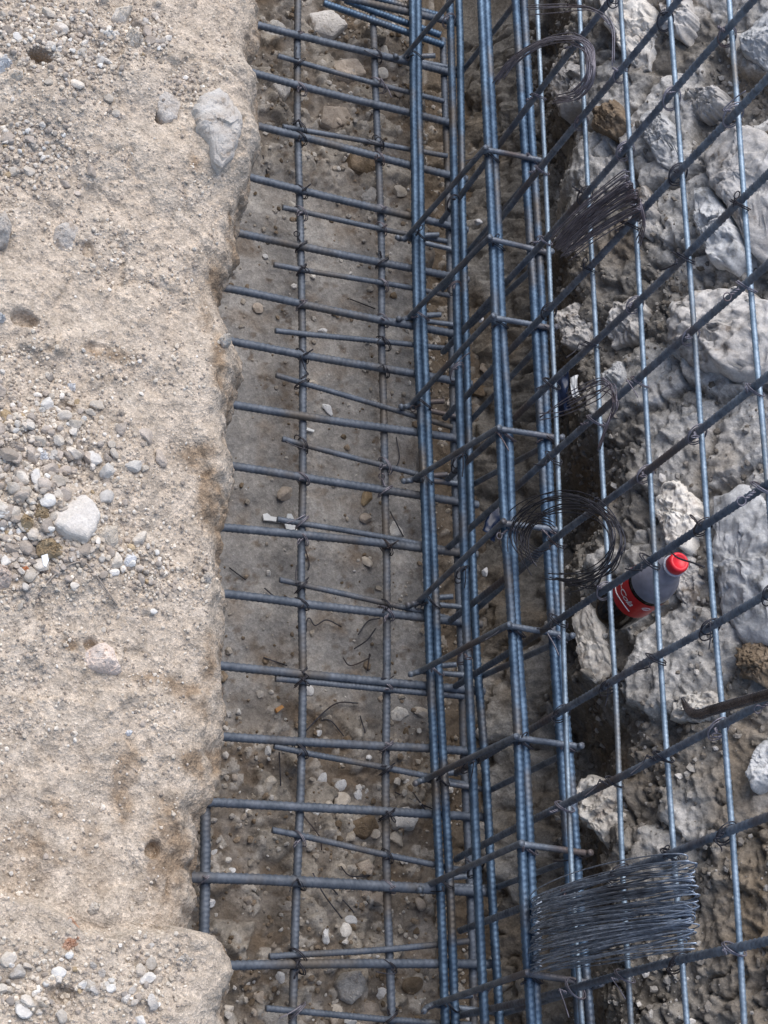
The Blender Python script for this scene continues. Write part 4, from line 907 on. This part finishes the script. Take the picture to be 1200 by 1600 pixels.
# --- standing wall mesh
XM, XV_ = 1.0835, 1.0735
mesh_o = thing('wall_mesh', 'upright grid of thin light bars and dark ribbed bars before the earth face', 'rebar mesh', (XM, 1.0, .1))
ML = [[(838,0),(864,500),(879,950),(890.6,1300),(909,1600)], [(904,0),(930,500),(952,950),(971,1300),(987,1600)], [(967.5,0),(1000,500),(1027.5,950),(1052,1300),(1074,1600)],
      [(1043,0),(1084,500),(1114,950),(1143,1300),(1161,1600)], [(1138,0),(1177.5,500),(1195,710),(1213,950),(1240,1300),(1262,1600)]]
MP = []
for i, l in enumerate(ML):
    P = lin(l, lambda a, b: on_x(a, b, XM)); MP.append(P)
    part('thin_bar', rebar_mesh('thin_bar', wob(P, .003, 150 + i), .0036, .006, 8, rib=.07), 'barlight', mesh_o)
VL = [((784,337),(1061,0)), ((799,431),(1181,0)), ((870,469),(1200,116)), ((802,652),(1200,274)), ((806,765),(1159,450)), ((817,885),(1200,589)), ((820,1001),(1200,754)), ((824,1143),(1200,926)), ((833,1283),(1200,1097)),
      ((962,1365),(1200,1276)), ((852,1555),(1200,1468)), ((770,238),(960,-10)), ((860,1700),(1200,1640))]
vl = []
for i, (p, q) in enumerate(VL):
    A = on_x(*p, XV_); B = on_x(*q, XV_); d = (B - A) / (B[2] - A[2])
    P0 = A + d * (.085 - A[2]); P1 = A + d * (1.12 - A[2]); vl.append((P0, P1))
    mname = 'barrust' if i != 6 else 'bardull'
    part('upright_bar', rebar_mesh('upright_bar', wob([P0, P1], .004, 170 + i), .0043, .0088, rib=.17), mname, mesh_o)
for A, B in vl[:12]:
    for P in MP:
        o = np.argsort(P[:, 1]); zz = .5
        for _ in range(4):
            t = (zz - A[2]) / (B[2] - A[2]); yy = A[1] + (B[1] - A[1]) * t; zz = float(np.interp(yy, P[o, 1], P[o, 2]))
        tie((XV_ + .004, yy, zz), mesh_o, (-1, 0, .35), rnd.choice([1, -1]), .95)

# ------------------------------------------------------------------ wire coils
def px_strand(pts, x0, jit=0, xj=0, g=rng, drift=1.0):
    off = g.normal(0, jit, 2)
    P = [on_x(a + off[0] + g.normal(0, jit * .45), b + off[1] + g.normal(0, jit * .45), x0 + g.normal(0, xj)) for a, b in pts]
    return smooth_path(P, 7)
def coil(paths, r, mat, label, group=None):
    o = obj('wire_coil', join_tubes('wire_coil', paths, r, 5), MAT[mat]); return tag(o, label, 'wire coil', group)
# thick flattened coil slipped over the cage bar, at the lower right
g5 = np.random.default_rng(55); paths = []
for k in range(64):
    f = k / 63 + g5.normal(0, .02); f += .10 * (1 if .34 < f < .44 else 0)
    fr = f + g5.normal(0, .07); yl0, yr0 = 1402 + 118 * f, 1358 + 112 * fr
    a = on_x(838 + g5.uniform(-6, 3), yl0 + g5.normal(0, 5), XA + .004); b = on_x(1082 + g5.normal(0, 6), yr0 + g5.normal(0, 5), XA - .012)
    th = np.linspace(-.2, 2 * PI - .5, 40); cc, ss = np.cos(th), np.sin(th)
    tpos = (1 - cc) / 2                                           # 0 at the cage bar, 1 at the far bend
    tpos = np.clip(tpos, 0, 1)
    wid = (.015 + .012 * g5.random()) * (1 - .35 * (tpos - .5))
    yy = a[1] + (b[1] - a[1]) * tpos + ss * g5.uniform(-.012, .012) + .004 * fbm(th * .4 + k, th * 0, th * 0, 1.0, 2)
    xx = a[0] + (b[0] - a[0]) * tpos - ss * wid - .012 * np.sin(tpos * PI); zz = a[2] + (b[2] - a[2]) * tpos + .02 * ss * (tpos - .2)
    paths.append(np.stack([xx, yy, zz], 1))
coil(paths, .0008, 'wireblue', 'thick shiny bundle of tie wire looped over the cage at lower right')
# fan shaped bundle
g2 = np.random.default_rng(22); paths = []
for k in range(52):
    q = g2.uniform(0, 1); f = g2.normal(0, 2.0); cut = g2.uniform(0, .35)
    st = np.array([860 + 24 * q, 372 + 34 * q]) + g2.normal(0, 2.5, 2); en = np.array([972 + 30 * q, 266 + 66 * q]) + g2.normal(0, 3.0, 2)
    st = st + (en - st) * cut * (g2.random() < .4); x0 = 1.056 + g2.normal(0, .006)
    m1 = st + (en - st) * .4 + np.array([-3, -5 + f]); m2 = st + (en - st) * .78 + np.array([0, -5 + f])
    paths.append(smooth_path([on_x(*st, x0), on_x(*m1, x0 - .003), on_x(*m2, x0 - .005), on_x(*en, x0 - .003), on_x(en[0] + 3, en[1] + 9, x0 + .012), on_x(en[0] - 6, en[1] + 17, x0 + .02)], 6))
for k in range(3): paths.append(smooth_path([on_x(1000, 310 + 6 * k, 1.05), on_x(1008 - 2 * k, 350, 1.06), on_x(1000 - 3 * k, 385 - 5 * k, 1.065)], 7))
coil(paths, .0008, 'wirepurple', 'fan shaped grey purple bundle of wire ends on the upper mesh')
# arching coil at the top
g1 = np.random.default_rng(12); paths = []
for k in range(26):
    end = g1.choice([0, 1, 2]); pts = [(776, 124), (800, 93), (846, 64), (895, 56), (921, 72), (926, 105), (918, 132), (900, 150), (870, 155)][(0 if k % 3 else 3):(6 if end == 0 else 8 if end == 1 else 9)]
    s_ = g1.uniform(.86, 1.03); c_ = (870, 100); paths.append(px_strand([(c_[0] + (a - c_[0]) * s_, c_[1] + (b - c_[1]) * s_) for a, b in pts], 1.052 + g1.normal(0, .012), 3.0, .002, g1))
for k in range(4): paths.append(px_strand([(826, 10 + 4 * k), (880, 8 + 3 * k), (925, 16), (955, 40), (958, 100)][:5 - k % 3], 1.056, 1.5, .003, g1))
coil(paths, .0009, 'wirepurple', 'arching coil of rusty wire with loose ends at the top')
# few thin rusty strands
g3 = np.random.default_rng(32); paths = []
for k in range(9):
    pts = [(845, 645 + 5 * (k % 3)), (885, 618 + 8 * (k % 4)), (935, 592 + 9 * (k % 4)), (955, 600 + 6 * (k % 3)), (960, 630), (950, 660), (935, 700)][0 if k % 2 else 1: 7 if k % 3 else 5]
    paths.append(px_strand(pts, 1.055, 2.5, .004, g3))
coil(paths, .0008, 'wirepurple', 'few thin rusty wire strands curling behind a dark bar')
# open round coil
g4 = np.random.default_rng(42); paths = []
for k in range(15):
    t0, t1 = g4.uniform(PI * .95, PI * 1.25), g4.uniform(-.9, -.2) - (PI * .35 if k % 3 else 0)
    th = np.linspace(t0, t1, 22); rx, ry = g4.uniform(62, 96), g4.uniform(50, 76); cx, cy = 888 + g4.normal(0, 9), 846 + g4.normal(0, 6)
    x0 = 1.035 + g4.normal(0, .008)
    paths.append(np.array([on_x(cx + rx * math.cos(t), cy - ry * math.sin(t), x0 - .02 * math.cos(t * .7 + k)) for t in th]))
for k in range(5):
    paths.append(px_strand([(975 - 4 * k, 860 + 4 * k), (960 - 5 * k, 893), (925, 908 + 2 * k), (885 - 6 * k, 915 - 4 * k)], 1.045, 2, .004, g4))
for k in range(6):
    th = np.linspace(.3 + .3 * k, 4.6, 16); paths.append(np.array([on_x(845 + (22 + 5 * k) * math.cos(t), 838 - (20 + 4 * k) * math.sin(t), 1.025) for t in th]))
coil(paths, .0008, 'wire', 'open round coil of black wire hung on the cage near the bottle')

# ------------------------------------------------------------------ wire offcuts
OFF = [[(480,986),(481,968),(486,965),(493,977),(510,969),(534,979)], [(559,992),(577,969),(596,964)], [(553,1014),(575,999),(587,982)], [(536,1027),(549,1039),(575,1029),(577,1023),(574,1048)],
       [(476,1144),(502,1116),(529,1098),(559,1099)], [(502,1125),(515,1127),(530,1144),(532,1153)], [(559,1121),(562,1151)], [(412,1027),(450,1039)], [(412,920),(431,930),(450,931)],
       [(472,1275),(495,1309),(500,1330)], [(480,1369),(499,1402),(525,1440)], [(510,1391),(532,1410),(542,1431)], [(525,1357),(540,1372),(570,1372)], [(611,1241),(675,1267)], [(639,1241),(668,1275)],
       [(547,467),(586,482)], [(620,682),(622,720),(609,742)], [(609,799),(633,836)], [(477,847),(484,878),(482,890)], [(412,240),(418,270)], [(360,885),(385,905)], [(437,1175),(435,1230)]]
for i, l in enumerate(OFF):
    P = [on_z(a, b, .006 + rnd.uniform(0, .006)) for a, b in l]; P = [(p[0], p[1], float(floor_h(p[:1], p[1:2])[0]) + .004 + rnd.uniform(0, .008)) for p in P]
    o = obj('wire_offcut', join_tubes('wire_offcut', [smooth_path(P, 6)], .0011, 5), MAT['wire'])
    zone, g_ = ('lower brown earth', 'wire offcuts on the lower floor') if l[0][1] > 1160 else ('middle floor', 'wire offcuts on the middle floor') if l[0][1] > 850 else ('upper floor', 'wire offcuts on the upper floor')
    tag(o, 'thin bent black wire offcut lying on the %s of the trench' % zone, 'wire', g_)
    name_by_landmark(o, ['black wire offcut', 'curled wire offcut', 'straight wire offcut'][0 if len(l) in (3, 4) else 1 if len(l) > 4 else 2], l[0][0], l[0][1], LMF)
P = [on_x(1048, 862, 1.07), on_x(1060, 872, 1.05), on_x(1085, 880, 1.045), on_x(1100, 886, 1.04), on_x(1140, 863, 1.05)]
tag(obj('wire_offcut', join_tubes('wire_offcut', [smooth_path(P[:4], 6)], .0011, 5), MAT['wire']), 'dark curved wire end beside the red bottle cap', 'wire')
# dry stalk on the bank
P = [(*bpx(a, b), 0) for a, b in [(58, 932), (78, 908), (100, 893), (125, 890), (150, 915), (180, 950)]]; P = [(x_, y_, bank_top(x_, y_) + .003) for x_, y_, _ in P]
tag(obj('dry_root', join_tubes('dry_root', [smooth_path(P, 6)], .0009, 5), MAT['greystone']), 'thin dry root arching over the soil below the gravel', 'root')

# ------------------------------------------------------------------ bent bar with a claw tip
claw = [(1066, 1091), (1072, 1104), (1081, 1114), (1094, 1116), (1112, 1110), (1150, 1099), (1200, 1085), (1290, 1056), (1400, 1015)]
P = smooth_path([on_x(a, b, 1.045) for a, b in claw], 8); n_ = len(P)
rr = np.full(n_, .0060); rr[:18] = np.linspace(.0020, .0060, 18)
V, Fq = tube_arrays(P, rr, 12)
m_ = steel_mat('worn_tool_steel', (.075, .064, .064), (.18, .16, .16), (.06, .044, .04), .3, .8, .22); MAT['tool'] = m_
tag(obj('bent_bar', mesh_np('bent_bar', V, Fq), m_), 'smooth dark steel bar with a bent pointed tip at the right edge', 'steel bar')

# ------------------------------------------------------------------ bottle
B0 = on_x(957, 956, 1.222); dT = ray(1059, 880); LB = .205
a_ = dT @ dT; b_ = 2 * dT @ (CAM - B0); c_ = (CAM - B0) @ (CAM - B0) - LB ** 2; disc = b_ * b_ - 4 * a_ * c_
roots = [(-b_ + s_ * math.sqrt(max(disc, 0))) / (2 * a_) for s_ in (1, -1)]
tops = [CAM + dT * t for t in roots]; top = max(tops, key=lambda p: p[2])
ax = Vector(top - B0).normalized()
bt = thing('cola_bottle', 'plastic cola bottle with red label and red cap leaning on the earth face', 'bottle', B0)
bt.rotation_mode = 'QUATERNION'; bt.rotation_quaternion = ax.to_track_quat('Z', 'X')
def lathe(name, prof, mat, parent, seg=48, mod=None):
    prof = np.array(prof, float); th = np.linspace(0, 2 * PI, seg, endpoint=False)
    r = prof[:, 0][:, None] + 0 * th
    if mod: r = r * mod(prof[:, 1][:, None], th[None, :])
    V = np.stack([r * np.cos(th), r * np.sin(th), prof[:, 1][:, None] + 0 * th], -1).reshape(-1, 3)
    i = np.arange(seg); k = (i + 1) % seg
    Fq = np.concatenate([np.stack([a * seg + i, a * seg + k, (a + 1) * seg + k, (a + 1) * seg + i], 1) for a in range(len(prof) - 1)])
    return obj(name, mesh_np(name, V, Fq), mat, parent)
cola = plain_mat('cola', (.006, .004, .004), .14, spec=.4)
shell = plain_mat('clear_plastic', (.80, .82, .90), .16, trans=.55, ior=1.2, var=.03)
frost = plain_mat('misted_plastic', (.34, .345, .41), .25, trans=.35, ior=1.2, var=.18, scale=70)
red = plain_mat('red_label', (.50, .012, .016), .35, var=.06); redcap = plain_mat('red_cap', (.72, .025, .04), .35, var=.04)
wht = plain_mat('white_print', (.80, .78, .76), .4, var=.03)
rb = .0325
flute = lambda z, t: 1 + .03 * np.cos(5 * t) * np.clip(1 - z / .03, 0, 1)
lathe('bottle_body', [(0, .004), (.018, .001), (.026, .002), (.031, .008), (rb, .018), (rb, .054), (rb * .965, .062), (rb * .965, .066), (rb * .99, .073), (rb * .99, .120), (rb * .985, .126), (rb * .955, .140), (.0285, .1405), (0, .1405)], cola, bt, mod=flute)
lathe('shoulder', [(rb * .992, .1285), (rb * .975, .139), (.0295, .152), (.0240, .165), (.0180, .176), (.0135, .184), (.0115, .190), (.0112, .196)], frost, bt)
lathe('label', [(rb + .0004, .070), (rb + .0006, .072), (rb + .0006, .119), (rb + .0004, .121)], red, bt)
lathe('neck_ring', [(.0112, .1925), (.0160, .1930), (.0160, .1950), (.0112, .1955)], shell, bt)
cap_mod = lambda z, t: 1 + .018 * np.cos(60 * t) * (z < .2095) * (z > .198)
lathe('cap', [(.0138, .1965), (.0143, .1975), (.0143, .2075), (.0136, .2105), (.0120, .2118), (.0095, .2118), (.0092, .2112), (.0, .2112)], redcap, bt, 120, cap_mod)
# white print wrapped on the label
def wrap_text(txt, size, ang, z, shear=.35, parent=bt, rot=0.0):
    cu = bpy.data.curves.new('print', 'FONT'); cu.body = txt; cu.size = size; cu.shear = shear; cu.align_x = 'CENTER'; cu.align_y = 'CENTER'; cu.resolution_u = 3; cu.space_character = .92; cu.offset = size * .012
    to = bpy.data.objects.new('print', cu); COL.objects.link(to); bpy.context.view_layer.update()
    me = bpy.data.meshes.new_from_object(to.evaluated_get(bpy.context.evaluated_depsgraph_get())); bpy.data.objects.remove(to)
    me.name = 'print'; ca, sa = math.cos(rot), math.sin(rot)
    for v in me.vertices:
        u, h = v.co.x, v.co.y; u, h = u * ca - h * sa, u * sa + h * ca
        t = ang + u / rb; rr_ = rb + .0011; v.co = (rr_ * math.cos(t), rr_ * math.sin(t), z + h)
    return obj('print', me, wht, parent)
mw = bt.rotation_quaternion.to_matrix()
loc = mw.inverted() @ Vector(CAM - B0).normalized(); ang0 = math.atan2(loc.y, loc.x)
wrap_text('Coca-Cola', .0165, ang0 - .75, .101)
sw = [(ang0 - 1.35 + .22 * k, .084 - .004 * math.sin(k * .8)) for k in range(9)]
P = np.array([((rb + .0008) * math.cos(t), (rb + .0008) * math.sin(t), z_) for t, z_ in sw])
sme = join_tubes('print', [smooth_path(P, 6)], .0009, 5); obj('print', sme, wht, bt)
th = np.linspace(0, 2 * PI, 20); P = np.array([((rb + .0008) * math.cos(ang0 + .85 + .16 * math.cos(t)), (rb + .0008) * math.sin(ang0 + .85 + .16 * math.cos(t)), .108 + .0045 * math.sin(t)) for t in th])
obj('print', join_tubes('print', [P], .0005, 5), wht, bt)
wrap_text('500 ml', .0055, ang0 + .85, .108, 0)

# ------------------------------------------------------------------ scraps
navy = plain_mat('navy_plastic', (.012, .022, .055), .35, var=.25, scale=60); whitep = plain_mat('white_plastic', (.72, .74, .74), .4, var=.06)
def sheet(name, corners, mat, label, cat, amp=.008, n=18, thick=.0015, seed=1):
    c = [np.array(p) for p in corners]; u = np.linspace(0, 1, n)
    Ug, Vg = np.meshgrid(u, u, indexing='ij')
    P = (c[0] * ((1-Ug)*(1-Vg))[..., None] + c[1] * (Ug*(1-Vg))[..., None] + c[2] * (Ug*Vg)[..., None] + c[3] * ((1-Ug)*Vg)[..., None])
    nn = np.cross(c[1] - c[0], c[3] - c[0]); nn /= np.linalg.norm(nn)
    d = amp * fbm(Ug * 3 + seed, Vg * 3, Ug * 0, 1.0, 3) + amp * 1.2 * np.sin(Ug * PI) 
    top_ = P + nn * d[..., None]; bot = top_ - nn * thick
    V = np.concatenate([top_.reshape(-1, 3), bot.reshape(-1, 3)]); g_ = grid_faces(n, n); N_ = n * n
    rim_ = np.concatenate([np.arange(n) * n, (n - 1) * n + np.arange(1, n), (np.arange(n - 2, -1, -1)) * n + n - 1, np.arange(n - 2, 0, -1)])
    k_ = np.roll(rim_, -1); Fq = np.concatenate([g_, g_[:, ::-1] + N_, np.stack([rim_, k_, k_ + N_, rim_ + N_], 1)])
    return tag(obj(name, mesh_np(name, V, Fq), mat), label, cat)
sheet('plastic_scrap', [on_z(752, 828, .05), on_z(770, 848, .03), on_z(790, 800, .03), on_z(785, 772, .06)], navy, 'dark blue plastic scrap between the cage bars above a cream stone', 'plastic', seed=3)
sheet('plastic_scrap', [on_wall(866, 590, .03), on_wall(868, 650, .02), on_wall(892, 640, .03), on_wall(890, 575, .03)], navy, 'dark blue plastic scrap right of the cage behind thin rusty wires', 'plastic', seed=5)
sheet('plastic_scrap', [on_wall(892, 590, .035), on_wall(896, 622, .03), on_wall(904, 618, .03), on_wall(902, 585, .035)], whitep, 'narrow white plastic strip beside the dark blue scrap', 'plastic', seed=6, amp=.003)
def slab(name, px, z, th_, mat, label, cat):
    n = len(px); T_ = [on_z(a, b, z) for a, b in px]; zz = max(float(floor_h(np.array([p[0]]), np.array([p[1]]))[0]) for p in T_) + .003
    V = [(p[0], p[1], zz + th_) for p in T_] + [(p[0], p[1], zz) for p in T_]
    me = bpy.data.meshes.new(name); me.from_pydata(V, [], [list(range(n)), list(range(2 * n - 1, n - 1, -1))] + [[i, n + i, n + (i + 1) % n, (i + 1) % n] for i in range(n)])
    me.update(); return tag(obj(name, me, mat), label, cat)
slab('plastic_clip', [(411,803),(418,801),(424,806),(448,810),(450,802),(456,802),(463,816),(465,829),(450,831),(445,816),(425,813),(413,812)], .01, .004, whitep, 'pale green white plastic clip lying by the left long floor bar', 'plastic clip')
slab('cigarette_butt', [(428,1109),(438,1103),(442,1107),(431,1115)], .01, .006, plain_mat('filter_orange', (.55, .28, .10), .7), 'orange cigarette butt on the pale patch of the floor', 'cigarette butt')
slab('plastic_clip', [(480,667),(492,671),(491,674),(479,671)], .01, .004, whitep, 'tiny white plastic piece between the long floor bars', 'plastic')
slab('paper_scrap', [(39,911),(48,908),(50,918),(46,928),(42,926)], ZB, .002, whitep, 'small bright white scrap below the brick chip', 'scrap').location = (0, 0, bank_top(*bpx(45, 918)))

# ------------------------------------------------------------------ like stones that would share a label: told apart by their order down the picture
def pix_y(p):
    c = R @ (np.array(p) - CAM); return 800 + F_PX * c[1] / c[2]
byl = {}
for o in COL.objects:
    if o.parent is None and 'label' in o: byl.setdefault(o['label'], []).append(o)
for lab, os_ in byl.items():
    if len(os_) < 2 or len(os_) > 6: continue
    def py_of(o):
        return pix_y(o.location) if o.location.length > 1e-6 else pix_y(o.data.vertices[0].co)
    os_.sort(key=py_of)
    words = {2: ['upper of two', 'lower of two'], 3: ['top of three', 'middle of three', 'bottom of three']}.get(len(os_)) or [w_ + ' from top' for w_ in ('first', 'second', 'third', 'fourth', 'fifth', 'sixth')[:len(os_)]]
    for o, w_ in zip(os_, words): o['label'] = lab + ', ' + w_
